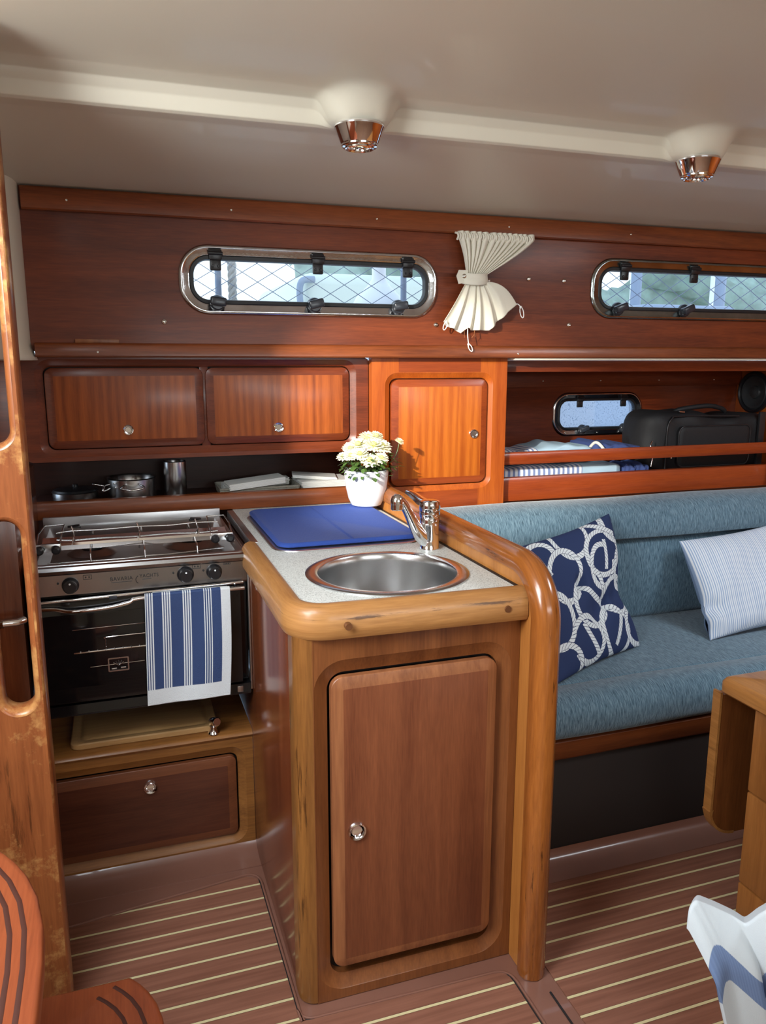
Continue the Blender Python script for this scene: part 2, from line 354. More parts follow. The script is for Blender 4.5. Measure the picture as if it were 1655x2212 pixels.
def addtube(bm, pts, r, seg=8, closed=False):
    pts = [Vector(p) for p in pts]; n = len(pts); rings = []; N = None
    for i, p in enumerate(pts):
        a = pts[(i-1) % n] if (closed or i > 0) else p; b = pts[(i+1) % n] if (closed or i < n-1) else p
        T = (b-a).normalized()
        if N is None: N = T.orthogonal().normalized()
        N = (N-T*N.dot(T)); N = N.normalized() if N.length > 1e-6 else T.orthogonal().normalized()
        B = T.cross(N); rr = r[i] if isinstance(r, (list, tuple)) else r
        rings.append([tuple(p+(N*math.cos(2*PI*k/seg)+B*math.sin(2*PI*k/seg))*rr) for k in range(seg)])
    if closed: rings.append(rings[0])
    addloft(bm, rings, not closed, not closed)
    if closed: bmesh.ops.remove_doubles(bm, verts=bm.verts, dist=1e-6)
def tube(name, mat, pts, r, seg=8, closed=False, parent=None, **k):
    bm = bmesh.new(); addtube(bm, pts, r, seg, closed); return link(name, me_from(bm), mat, parent, smooth=50, **k)
def smoothpath(pts, n=8):
    pts = [Vector(p) for p in pts]; out = []
    for i in range(len(pts)-1):
        p0 = pts[max(i-1, 0)]; p1 = pts[i]; p2 = pts[i+1]; p3 = pts[min(i+2, len(pts)-1)]
        for k in range(n):
            t = k/n; out.append(.5*((2*p1)+(p2-p0)*t+(2*p0-5*p1+4*p2-p3)*t*t+(3*p1-p0-3*p2+p3)*t**3))
    out.append(pts[-1]); return out
def sweep(name, mat, path, prof, N, parent=None, closed_ends=True, **k):
    """profile (s,n): s along T x N, n along N; planar path with normal N; UVs in metres"""
    N = Vector(N).normalized(); path = [Vector(p) for p in path]; bm = bmesh.new(); uvl = bm.loops.layers.uv.new('UVMap')
    L = 0; rows = []; us = []
    for i, p in enumerate(path):
        a = path[max(i-1, 0)]; b = path[min(i+1, len(path)-1)]; T = (b-a).normalized(); s = T.cross(N)
        if 0 < i < len(path)-1:
            c = (path[i]-path[i-1]).normalized().dot(T); sc = 1/max(c, .5)
        else: sc = 1
        if i: L += (p-path[i-1]).length
        us.append(L); rows.append([bm.verts.new(p+s*q[0]*sc+N*q[1]) for q in prof])
    m_ = len(prof); vv = [0]
    for i in range(m_): vv.append(vv[-1]+(Vector(prof[(i+1) % m_])-Vector(prof[i])).length)
    for i in range(len(path)-1):
        for j in range(m_):
            jj = (j+1) % m_; f = bm.faces.new((rows[i][j], rows[i][jj], rows[i+1][jj], rows[i+1][j]))
            for lp, (u, v) in zip(f.loops, ((us[i], vv[j]), (us[i], vv[j+1]), (us[i+1], vv[j+1]), (us[i+1], vv[j]))): lp[uvl].uv = (u, v)
    if closed_ends: bm.faces.new(rows[0]); bm.faces.new(rows[-1])
    return link(name, me_from(bm), mat, parent, smooth=k.pop('smooth', 40), **k)
def rprof(w0, w1, h0, h1, r, n=5): return rrect(w0, h0, w1, h1, r, n)
def arc2(c, r, a0, a1, n=8): return [(c[0]+r*math.cos(a0+(a1-a0)*i/n), c[1]+r*math.sin(a0+(a1-a0)*i/n)) for i in range(n+1)]
def gridmesh(name, mat, nu, nv, fn, col=None, parent=None, thick=0, closed_v=False, **k):
    """surface fn(u,v) arrays -> xyz; optional printed pattern col(u,v) -> rgb"""
    U, V = np.meshgrid(np.linspace(0, 1, nu), np.linspace(0, 1, nv), indexing='ij')
    P = np.stack(fn(U, V), -1).reshape(-1, 3).astype(np.float64)
    i = np.arange(nu-1)[:, None]*nv+np.arange(nv-1)[None, :]; q = np.stack([i, i+nv, i+nv+1, i+1], -1).reshape(-1, 4)
    me = D.meshes.new(name); me.vertices.add(len(P)); me.vertices.foreach_set('co', P.ravel())
    me.loops.add(q.size); me.loops.foreach_set('vertex_index', q.ravel().astype(np.int32))
    me.polygons.add(len(q)); me.polygons.foreach_set('loop_start', np.arange(0, q.size, 4, dtype=np.int32)); me.update(calc_edges=True)
    uv = me.uv_layers.new(name='UVMap'); uvs = np.stack([U.ravel(), V.ravel()], -1)
    su, sv = k.pop('uvs', (1, 1)); uv.data.foreach_set('uv', (uvs[q.ravel()]*[su, sv]).ravel())
    if col:
        c = col(U.ravel(), V.ravel()); c = np.concatenate([c, np.ones((len(c), 1))], 1)
        at = me.color_attributes.new(name='print', type='FLOAT_COLOR', domain='POINT'); at.data.foreach_set('color', c.ravel().astype(np.float32))
    o = link(name, me, mat, parent, smooth=True, **k)
    if thick:
        md = o.modifiers.new('thickness', 'SOLIDIFY'); md.thickness = thick; md.offset = 0
    return o
def copy_tree(o, parent=None):
    c = o.copy(); COL.objects.link(c); c.parent = parent
    for ch in list(o.children): copy_tree(ch, c)
    return c
def knobset(parent, x, y, z, r=.017, name='push_button_lock'):
    o = lathe(name, 'chrome', [(0, y-.003), (r*.5, y-.003), (r*.56, y-.0045), (r*.62, y-.002), (r*.68, y-.002), (r*.76, y-.007), (r*.9, y-.008), (r, y-.004), (r*1.03, y+.001), (r*1.03, y+.004)], (x, 0, z), 'y', 36, parent, label='round chrome push lock')
    return o
def panel_door(name, parent, x0, z0, x1, z1, r, y, mat, bevmat=None, th=.012, bw=.02, out=.005, **k):
    """raised-panel door, front centre at y-out-..., facing -y"""
    bm = bmesh.new()
    addloft(bm, rr_rings(x0, z0, x1, z1, r, [(0, y+th), (0, y-out*.3), (.0012, y-out*.3-.0012)]), close_first=True)
    for f in bm.faces: f.material_index = 1
    k0 = len(bm.faces)
    addloft(bm, rr_rings(x0, z0, x1, z1, r, [(.0012, y-out*.3-.0012), (bw, y-out-.004)]))
    bm.faces.ensure_lookup_table()
    for f in bm.faces[k0:]: f.material_index = 1
    # inner field: square corners
    ins = rrect(x0+bw, z0+bw, x1-bw, z1-bw, max(r-bw, .003)); f = bm.faces.new([bm.verts.new(XZ(a, b, y-out-.004)) for a, b in ins]); f.material_index = 0
    bmesh.ops.remove_doubles(bm, verts=bm.verts, dist=1e-6)
    return link(name, me_from(bm), [mat, bevmat or mat], parent, smooth=25, **k)
def face_frame(name, parent, outline, hole, r, y, mat, cw=.028, depth=.014, back=.03, holes=None, ch_mat=None):
    """frame plate at y with a chamfered rounded opening"""
    x0, z0, x1, z1 = hole; bm = bmesh.new(); o_ = rrect(x0-cw, z0-cw, x1+cw, z1+cw, r+cw)
    t = bmesh.new(); es = []
    for pts in (outline, o_):
        vs = [t.verts.new(XZ(a, b, y)) for a, b in pts]; es += [t.edges.new((vs[i], vs[(i+1) % len(vs)])) for i in range(len(vs))]
    bmesh.ops.triangle_fill(t, use_beauty=True, use_dissolve=False, edges=es); merge(bm, t)
    addloft(bm, [[XZ(a, b, d) for a, b in rrect(x0-i, z0-i, x1+i, z1+i, r+i)] for i, d in ((cw, y), (cw-.002, y+.0015), (.0, y+depth), (0, y+back))])
    addloft(bm, [[XZ(a, b, d) for a, b in outline] for d in (y, y+back)])
    bmesh.ops.remove_doubles(bm, verts=bm.verts, dist=1e-6)
    return link(name, me_from(bm), mat, parent, smooth=25)
def rect(x0, z0, x1, z1): return [(x0, z0), (x1, z0), (x1, z1), (x0, z1)]
def screw_bm(x, y, z, r=.0035):
    bm = bmesh.new(); addlathe(bm, [(0, y-.0006), (r*.35, y-.0006), (r*.45, y-.002), (r*.8, y-.0018), (r, y)], (x, 0, z), 'y', 14); bmesh.ops.remove_doubles(bm, verts=bm.verts, dist=1e-5); return bm

# ================================================================== SETTING
# ceiling: lower band, step ridge with lamp bosses, upper part with hatch openings
LAMPS = [(.545, 1.775), (1.455, 1.775)]
def ceil_fn(U, V):
    x = -.9+4.3*U
    # profile in (y,z) by V, from wall to past the step
    ys = np.interp(V, [0, .30, .42, .50, .60, .70, .82, 1], [2.50, 1.86, 1.815, 1.805, 1.795, 1.778, 1.73, 1.15])
    zs = np.interp(V, [0, .30, .42, .50, .60, .70, .82, 1], [1.842, 1.884, 1.884, 1.888, 1.915, 1.932, 1.940, 1.955])
    for lx, ly in LAMPS:
        d = np.sqrt(((x-lx)/1.15)**2+((ys-ly)/1.0)**2)
        s = np.clip(1-(d-.052)/.030, 0, 1); s = s*s*(3-2*s)
        zs = zs*(1-s)+1.882*s
    return x, ys, zs
def ceil_fn_s(U, V):
    return ceil_fn(U, V)
o = gridmesh('ceiling', 'gelcoat', 520, 150, ceil_fn, thick=0); struct(o)
m_ = o.modifiers.new('smooth', 'SMOOTH'); m_.factor = .5; m_.iterations = 6
bm = bmesh.new()
addplate(bm, rect(-.9, -1.3, 3.4, 1.20), [rect(-.78, .40, -.12, 1.06), rect(1.98, .60, 2.64, 1.17)], 1.9545, 1.975, XY)
o = link('ceiling', me_from(bm), 'gelcoat'); struct(o)
# hatch coamings, white inside the openings
for nm, a in (('trim_11', (-.78, .40, -.12, 1.06)), ('trim_12', (1.98, .60, 2.64, 1.17))):
    bm = bmesh.new(); addloft(bm, [[XY(p, q, z) for p, q in rect(a[0]-e_, a[1]-e_, a[2]+e_, a[3]+e_)] for e_, z in ((0, 1.955), (0, 2.06), (.02, 2.06), (.02, 1.976))]); struct(link(nm, me_from(bm), 'gelcoat'))
# upper cabin wall with two window openings
W1 = (.197, 1.510, 1.020, 1.712); W2 = (1.603, 1.522, 2.62, 1.730)
YU = 2.46
bm = bmesh.new()
addplate(bm, rect(-.224, 1.40, 3.4, 1.86), [rrect(a+.018, b+.018, c-.018, d-.018, .075) for a, b, c, d in (W1, W2)], YU, YU+.03)
o = link('wall_upper', me_from(bm), 'wall'); struct(o)
# white moulded bulkhead edge at the left of the upper wall
def gel_fn(U, V):
    z = 1.375+.5*U
    a = V*PI/2
    x = -.262+.0*U+.042*np.sin(a)+.0
    y = 2.36+.105*(1-np.cos(a))*1.0
    flare = np.clip((1.43-z)/.05, 0, 1)**2
    return x+flare*.016, y-flare*.0, z
o = gridmesh('trim_1', 'gelcoat', 30, 14, gel_fn, thick=.004); struct(o)
box_ = box('wall_left', 'gelcoat', -.32, -.24, 1.66, 2.46, 1.375, 1.95, .01); struct(box_)
# trims
def trim_profile(y0, z0, z1, y1): return [(y0+.004, z0), (y0, z0+.004), (y0, z1-.008), (y0+.003, z1-.003), (y0+.010, z1), (y1, z1), (y1, z0)]
def xprism(name, mat, prof, x0, x1, parent=None, **k):
    bm = bmesh.new(); addloft(bm, [[(x, a, b) for a, b in prof] for x in (x0, x1)], True, True); return link(name, me_from(bm), mat, parent, smooth=40, **k)
tr = xprism('trim_2', 'trimx', trim_profile(2.435, 1.780, 1.842, 2.462), -.212, 3.4); struct(tr)
for x_ in (-.095, .355, .805, 1.265, 1.74): link('screw', me_from(screw_bm(x_, 2.435, 1.808)), 'screw', tr, smooth=True)
tm = xprism('trim_3', 'trimx', trim_profile(2.418, 1.384, 1.424, 2.5), -.205, 3.4); struct(tm)
for x_ in (-.04, 1.305): link('screw', me_from(screw_bm(x_, 2.418, 1.398)), 'screw', tm, smooth=True)
# splinter of veneer standing on the trim
o = box('trim_4', 'bevel', -.10, .02, 2.447, 2.458, 1.424, 1.435, .001); struct(o)
# light headliner seam under trim (saloon side)
o = box('trim_5', 'gelcoat', 1.30, 3.4, 2.43, 2.50, 1.377, 1.3845, .001); struct(o)

# windows ------------------------------------------------------------
def window(name, W, hx, lx, y, sc=1.0, glass='glass', screws=()):
    x0, z0, x1, z1 = W; w_ = .030*sc; R = .088*sc
    bm = bmesh.new()
    addloft(bm, rr_rings(x0, z0, x1, z1, R, [(0, y+.004), (0, y-.004*sc), (.003, y-.008*sc), (.007, y-.010*sc), (.010, y-.010*sc), (.013, y-.008*sc), (w_-.004, y-.007*sc), (w_, y-.005*sc), (w_+.001, y+.02), (w_+.001, y+.05)], n=14))
    fr = link(name, me_from(bm), 'framemetal', None, smooth=30); struct(fr)
    bm = bmesh.new(); addloft(bm, rr_rings(x0, z0, x1, z1, R, [(w_-.001, y+.006), (w_-.001, y-.004*sc), (w_+.003, y-.007*sc), (w_+.0125*sc, y-.006*sc), (w_+.0145*sc, y+.004), (w_+.0145*sc, y+.016)], n=14))
    link('gasket', me_from(bm), 'rubber', fr, smooth=40)
    bm = bmesh.new(); i_ = w_+.006*sc; bm.faces.new([bm.verts.new(XZ(a, b, y+.008)) for a, b in rrect(x0+i_, z0+i_, x1-i_, z1-i_, R-i_)])
    bm2 = bmesh.new(); addloft(bm2, [[XZ(a, b, d) for a, b in rrect(x0+i_, z0+i_, x1-i_, z1-i_, R-i_)] for d in (y+.006, y+.009)], True, True); bm.free()
    link('glass_pane', me_from(bm2), glass, fr)
    for x in hx:
        bm = bmesh.new(); zt = z1-w_*.66
        addbox(bm, x-.019*sc, x+.019*sc, y-.017*sc, y-.004, zt-.026*sc, zt+.006*sc, .004*sc)
        addbox(bm, x-.0165*sc, x+.0165*sc, y-.013*sc, y-.001, zt-.055*sc, zt-.018*sc, .004*sc)
        addtube(bm, [(x-.021*sc, y-.016*sc, zt-.006*sc), (x+.021*sc, y-.016*sc, zt-.006*sc)], .0055*sc, 10)
        for s in (-1, 1): addlathe(bm, [(0, y-.0155*sc), (.003*sc, y-.0155*sc), (.0045*sc, y-.012*sc)], (x+s*.008*sc, 0, zt-.042*sc), 'y', 12)
        link('hinge', me_from(bm), 'black', fr, smooth=40)
    for x, ang in lx:
        bm = bmesh.new(); zb = z0+w_*1.15
        addlathe(bm, [(0, y-.016*sc), (.018*sc, y-.016*sc), (.022*sc, y-.012*sc), (.024*sc, y-.002), (.024*sc, y+.002)], (x, 0, zb), 'y', 24)
        t_ = bmesh.new(); addbox(t_, -.024*sc, .024*sc, -.028*sc, 0, -.013*sc, .013*sc, .006*sc, 3)
        merge(bm, t_, Matrix.Translation((x, y-.012*sc, zb+.003)) @ Matrix.Rotation(ang, 4, 'Y'))
        link('latch_knob', me_from(bm), 'latch', fr, smooth=40)
    for sx_, sz_ in screws: link('screw', me_from(screw_bm(sx_, y-.007*sc, sz_, .004)), 'screw', fr, smooth=True)
    return fr
window('window_1', W1, (.305, .618, .915), ((.307, .12), (.607, -.25), (.885, -.15)), YU)
f2 = window('window_2', W2, (1.735, 2.035), ((1.718, -.35), (2.005, -.4)), YU); f2.data.materials[0] = M['tarnish']
YH = 2.95; W3 = (1.765, 1.052, 2.215, 1.240)
window('window_3', W3, (1.895, 2.115), ((1.915, -.3), (2.125, -1.1)), YH, .85, 'frost', ((1.83, 1.226), (1.99, 1.231), (2.13, 1.229), (1.83, 1.068), (1.99, 1.065)))
# hull lining behind saloon shelf
bm = bmesh.new(); addplate(bm, rect(1.26, .80, 2.78, 1.39), [rrect(W3[0]+.016, W3[1]+.016, W3[2]-.016, W3[3]-.016, .06)], YH, YH+.03)
o = link('wall_hull', me_from(bm), 'hull'); struct(o)
o = box('trim_6', 'hull', 1.27, 2.76, 2.925, 2.95, 1.265, 1.335, .002); struct(o)
for x_ in (1.70, 1.98, 2.28, 2.58): link('screw', me_from(screw_bm(x_, 2.925, 1.29)), 'screw', o, smooth=True)
o = box('trim_7', 'hull', 1.29, 2.78, 2.52, 2.925, 1.335, 1.376, .002); struct(o)
# end bulkhead of saloon shelf with speaker
o = box('wall_right', 'tall', 2.737, 2.77, 2.46, 2.95, .55, 1.376, .001); struct(o)
# galley recess surfaces
o = box('wall_back', 'shelfshade', -.62, .82, 2.80, 2.83, .30, 1.39, .001); struct(o)
# outer closed shell of the cabin (behind and beside the camera)
o = box('wall_rear', 'gelcoat', -.9, 3.4, -1.33, -1.30, -.02, 1.96, .001); struct(o)
o = box('wall_port', 'gelcoat', -.93, -.9, -1.3, 2.5, -.02, 2.0, .001); struct(o)
o = box('wall_forward', 'tall', 3.4, 3.43, -1.3, 2.98, -.02, 2.0, .001); struct(o)
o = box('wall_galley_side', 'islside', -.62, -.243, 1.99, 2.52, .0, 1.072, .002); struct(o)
o = box('wall_bulkhead', 'lockx', -.9, -.262, 2.50, 2.53, 0, 1.96, .002); struct(o)

# floor --------------------------------------------------------------
o = box('floor', 'liner', -.9, 3.4, -1.3, 2.6, -.03, -.002, 0, smooth=False); struct(o)
def rounded(pts, r, n=5):
    out = []; k = len(pts)
    for i in range(k):
        a, b, c = Vector(pts[i-1]), Vector(pts[i]), Vector(pts[(i+1) % k]); rr = r[i] if isinstance(r, (list, tuple)) else r
        if rr <= 0: out.append(tuple(b)); continue
        d1, d2 = (a-b).normalized(), (c-b).normalized(); s, e_ = b+d1*rr, b+d2*rr
        for j in range(n+1):
            t = j/n; out.append(tuple((1-t)**2*s+2*t*(1-t)*b+t*t*e_))
    return out
FL = rounded([(-.85, -1.2), (.785, -1.2), (.772, 1.392), (.292, 1.402), (.288, 1.915), (-.17, 1.855), (-.60, 1.79), (-.85, 1.72)], [0, 0, .04, 0, .05, .1, 0, 0])
bm = bmesh.new(); addplate(bm, FL, [], .0, -.004, XY); o = link('floor', me_from(bm), 'floorL'); struct(o)
FR = rounded([(.842, -1.2), (3.35, -1.2), (3.35, 1.615), (1.6, 1.620), (1.15, 1.632), (.866, 1.634)], [0, 0, 0, .1, .1, 0])
bm = bmesh.new(); addplate(bm, FR, [], .0, -.004, XY); o = link('floor', me_from(bm), 'floorR'); struct(o)
# black caulk around the galley panel, raised liner bead beside the island
def bead(name, pts, w_, h, mat):
    pr = [(-w_, 0), (-w_*.8, h*.8), (-w_*.3, h), (w_*.3, h), (w_*.8, h*.8), (w_, 0)]
    o = sweep(name, mat, [(x, y, -.0015) for x, y in pts], [(a, b) for a, b in pr], (0, 0, 1)); struct(o); return o
isl = rounded([(-.85, 1.725), (-.60, 1.795), (-.17, 1.86), (.293, 1.922), (.296, 1.407), (.297, 1.40), (.779, 1.389), (.793, -1.2)], [0, 0, .1, .05, .01, .03, .04, 0])
bead('baseboard_1', isl, .0032, .0045, 'liner')
isl2 = rounded([(.289, 1.90), (.2925, 1.404), (.31, 1.3985), (.774, 1.392), (.786, -1.2)], [0, .01, .01, .04, 0])
o = bead('trim_8', isl2, .0016, .0022, 'seal')
o = bead('trim_9', [(.834, -1.2), (.835, .6), (.836, 1.30)], .0025, .002, 'seal')
# brown cove below the low locker and below the settee
cv = [(0, -.001)]+[(.10+(.075)*math.sin(a), .075*(1-math.cos(a))*.7) for a in [i*PI/2/10 for i in range(11)]]+[(.19, .052), (.19, -.001)]
def yprof(name, mat, prof, y0, x0, x1, parent=None):
    bm = bmesh.new(); addloft(bm, [[(x, y0+a, b) for a, b in prof] for x in (x0, x1)], True, True); return link(name, me_from(bm), mat, parent, smooth=40)
o = yprof('baseboard_2', 'liner', [(0, -.002), (.0, .001), (.03, .002), (.055, .006), (.075, .014), (.088, .028), (.088, -.002)], 1.945, -.62, .306); struct(o)
o = yprof('baseboard_3', 'liner', [(0, -.002), (.0, .001), (.05, .002), (.07, .004), (.082, .009), (.090, .018), (.094, .03), (.094, -.002)], 1.62, .87, 3.4); struct(o)

# ================================================================== OVERHEAD LOCKER
oh = thing('overhead_locker', 'long dark mahogany overhead locker with two flap doors above the stove shelf', 'cabinet', (.27, 2.5, 1.077))
Y = 2.5; hole = (-.197, 1.112, .733, 1.356)
box('divider', 'lockx', .250, .276, Y+.009, Y+.03, 1.112, 1.356, .001, oh)
bot = rrect(-.258, 1.077, .797, 1.385, .018)
face_frame('face_frame', oh, bot, hole, .022, Y, 'lockx', cw=.022, depth=.010)
bm = bmesh.new(); addbox(bm, -.255, .795, 2.532, 2.79, 1.078, 1.380, .001); link('carcass', me_from(bm), 'dark', oh)
d_ = panel_door('door', oh, -.194, 1.115, .259, 1.353, .024, Y+.004, 'door', 'lockx', bw=.024, label='left flap door, darker and redder'); knobset(d_, .031, Y-.004, 1.168, .0165)
d_ = panel_door('door', oh, .267, 1.115, .730, 1.353, .024, Y+.004, 'door', 'lockx', bw=.024, label='right flap door in lighter ribbon-striped veneer'); knobset(d_, .491, Y-.004, 1.164, .0165)
# shelf below
sh = thing('pan_shelf', 'open shaded shelf behind the stove holding pans and napkins', 'shelf', (.27, 2.65, .92))
xprism('shelf_rail', 'trimx', [(2.52, .900), (2.518, .905), (2.518, .945), (2.522, .952), (2.534, .955), (2.545, .952), (2.548, .90)], -.262, .797, sh)
bm = bmesh.new(); addbox(bm, -.262, .797, 2.548, 2.80, .915, .931, .001); link('shelf_board', me_from(bm), 'shelfshade', sh)

# ================================================================== TALL CABINET
tc_ = thing('tall_cabinet', 'sun-brightened orange mahogany cabinet with one door between galley and saloon shelf', 'cabinet', (1.05, 2.47, .75))
YT = 2.468; hz = (.862, .952, 1.221, 1.317)
bm = bmesh.new()
ff = face_frame('face_frame', tc_, rect(.798, .70, 1.292, 1.384), hz, .024, YT, 'tall', cw=.018, depth=.010)
bm = bmesh.new(); addbox(bm, .80, 1.290, 2.499, 2.92, .70, 1.376, .001); link('carcass', me_from(bm), 'tall', tc_)
box('cross_rail', 'tallx', .892, 1.190, YT-.0008, YT+.002, 1.337, 1.383, 0, tc_, label='darker red cross rail above the door')
box('cross_rail', 'tallx', .892, 1.190, YT-.0008, YT+.002, .870, .932, 0, tc_, label='darker red cross rail below the door')
d_ = panel_door('door', tc_, .866, .956, 1.217, 1.313, .026, YT+.002, 'doorsunlit', 'tallx', bw=.024); knobset(d_, 1.165, YT-.006, 1.127, .0165)

# ================================================================== SALOON SHELF
ss = thing('fiddled_shelf', 'deep saloon shelf with two long wooden fiddle rails above the settee', 'shelf', (2.0, 2.7, .87))
xprism('fiddle_rail', 'rail', [(2.508, .868), (2.500, .874), (2.497, .90), (2.497, .945), (2.502, .957), (2.515, .960), (2.53, .956), (2.534, .868)], 1.293, 2.737, ss, label='broad lower rail')
xprism('fiddle_rail', 'rail', [(2.503, 1.006), (2.498, 1.014), (2.498, 1.042), (2.503, 1.050), (2.517, 1.050), (2.522, 1.042), (2.522, 1.014), (2.517, 1.006)], 1.293, 2.737, ss, label='narrow upper rail')
bm = bmesh.new(); addbox(bm, 1.293, 2.737, 2.534, 2.949, .905, .922, .001); link('shelf_board', me_from(bm), 'hull', ss)
xprism('base_rail', 'railb', [(2.515, .80), (2.512, .85), (2.514, .868), (2.56, .868), (2.56, .80)], 1.293, 2.737, ss)
# polished grab rod at the right end
tube('grab_rod', 'chrome', [(2.50, 2.46, .86), (2.50, 2.455, 1.05)], .006, 12, False, ss)

# ================================================================== ISLAND
il = thing('sink_cabinet', 'tall mahogany sink cabinet with one large door and rounded oak corner', 'cabinet', (.55, 1.44, 0))
YF = 1.432; hd = (.370, .052, .752, .756)
face_frame('face_frame', il, rect(.338, .0, .801, .838), hd, .035, YF, 'isl', cw=.030, depth=.012)
panel_d = panel_door('door', il, .375, .080, .746, .750, .026, YF+.0, 'doorlow', 'bevel', bw=.024, out=.006)
knobset(panel_d, .426, YF-.008, .406, .0205)
# dark sheet behind the door, standing in for shade in the gaps
box('shade_backing', 'dark', .34, .80, YF+.031, YF+.04, .0, .83, 0, il)
# rounded corner post (quarter round at front-left)
pc = [(.340, 1.4315)]+[(.340-.036*math.sin(a), 1.468-.036*math.cos(a)) for a in [i*PI/2/8 for i in range(9)]]+[(.304, 1.50), (.34, 1.50)]
bm = bmesh.new(); addloft(bm, [[(a, b, z) for a, b in pc] for z in (.002, .838)], True, True); link('corner_post', me_from(bm), 'oakpost', il, smooth=40)
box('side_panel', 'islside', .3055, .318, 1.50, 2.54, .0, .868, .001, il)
# seam line in side panel
# ---- partition and cap
pt = thing('partition', 'golden wood partition between galley and settee with varnished rounded cap and end post', 'partition', (.82, 1.6, 0))
ys, ye, zt, rc = 1.372, 2.468, .935, .10
po = [(ys, .0), (ye, .0), (ye, zt)]+arc2((ys+rc, zt-rc), rc, PI/2, PI)
plate('panel', 'partition', po, [], .802, .846, YZ, pt)
cap = [(.824, 1.376, .0), (.824, 1.376, .4), (.824, 1.376, zt-rc)]+[(.824, y, z) for y, z in arc2((ys+rc+.004, zt-rc), rc, PI, PI/2, 12)[1:]]+[(.824, 1.8, zt), (.824, ye, zt)]
prof = [(-.004, -.028), (.012, -.030), (.026, -.026), (.036, -.014), (.040, 0), (.036, .014), (.026, .026), (.012, .030), (-.004, .028)]
c_ = sweep('cap_moulding', 'cap', cap, [(-a, b) for a, b in prof], (1, 0, 0), pt)
# ---- countertop
ct = thing('countertop', 'speckled pale laminate worktop edged in worn honey oak', 'countertop', (.55, 1.9, .868))
co = rounded([(.330, 1.452), (.801, 1.440), (.801, 2.519), (.338, 2.519), (.330, 2.07)], [.05, 0, 0, 0, 0])
sink_c = (.567, 1.640)
circ = lambda r, n=48: [(sink_c[0]+r*math.cos(2*PI*i/n), sink_c[1]+r*math.sin(2*PI*i/n)) for i in range(n)]
plate('laminate_top', 'lam', co, [circ(.166)], .899, .868, XY, ct)
ep = rounded([(.330, 2.02), (.330, 1.452), (.801, 1.440)], [0, .055, 0], 10)
ep = [(.330, 2.02, .868)]+[(x, y, .868) for x, y in ep[1:-1]]+[(.801, 1.440, .868)]
# edge outside is to the right of travel (T x N with N=+z)
pr = [(-.002, -.032), (-.002, .030), (.004, .036), (.018, .038), (.030, .033), (.038, .020), (.042, -.008), (.042, -.020), (.036, -.031), (.024, -.034)]
e_ = sweep('oak_edging', 'edge', ep, [(a, b) for a, b in pr], (0, 0, 1), ct)
for x_ in (.405, .752):
    bm = bmesh.new(); addlathe(bm, [(0, 1.3975), (.007, 1.3975), (.0075, 1.400), (.0075, 1.41)], (x_, 0, .866), 'y', 16); link('dowel_plug', me_from(bm), 'plug', e_, smooth=40)
box('sealant_line', 'seal', .793, .802, 1.441, 2.466, .8985, .9005, .0005, ct)
box('steel_edge_strip', 'steelmat', .318, .3375, 2.03, 2.50, .875, .9005, .001, ct)
# sink
bm = bmesh.new()
addlathe(bm, [(.188, .899), (.188, .9015), (.184, .9035), (.176, .9045), (.166, .9040), (.1605, .902), (.1585, .898), (.1575, .885), (.156, .80), (.152, .775), (.142, .765), (.05, .760), (.02, .758), (0, .758)], (sink_c[0], sink_c[1], 0), 'z', 72); bmesh.ops.remove_doubles(bm, verts=bm.verts, dist=2e-5)
sk = link('round_sink', me_from(bm), 'steel', None, smooth=35); tag(sk, 'round stainless steel sink bowl set into the pale worktop', 'sink')
lathe('drain', 'chrome', [(0, .762), (.012, .763), (.02, .7615), (.03, .764), (.034, .760)], (sink_c[0], sink_c[1], 0), 'z', 28, sk)
# drainer tray rim under mat
bm = bmesh.new(); addloft(bm, rr_rings(.358, 1.888, .772, 2.415, .07, [(0, .8995), (.001, .902), (.006, .903), (.016, .9022), (.022, .9005)], XY), close_last=True)
o = link('steel_drainer', me_from(bm), 'steelmat', None, smooth=40); tag(o, 'shallow stainless steel drainer recess peeking out under the blue mat', 'drainer')
# blue mat
def mat_h(x, y): return .906+.0015*math.sin(x*40+y*20)
bm = bmesh.new(); base = rrect(.372, 1.918, .762, 2.420, .035, 6)
addloft(bm, [[(a, b, z) for a, b in rrect(.372+i, 1.918+i, .762-i, 2.420-i, .035-i*.5, 6)] for i, z in ((.003, .9035), (0, .906), (0, .911), (.003, .914), (.007, .9155), (.011, .9155), (.013, .9148))], True, True)
mt = link('drying_mat', me_from(bm), 'mat', None, smooth=40); tag(mt, 'royal blue quilted dish drying mat lying on the worktop behind the sink', 'mat')
bm = bmesh.new(); addtube(bm, [(.567+.0*t, 1.93+.48*t, .9152) for t in (0, .5, 1)], .0012, 6); addtube(bm, [(.573, 1.93+.48*t, .9152) for t in (0, .5, 1)], .0012, 6); link('centre_seam', me_from(bm), 'mat', mt, smooth=40)

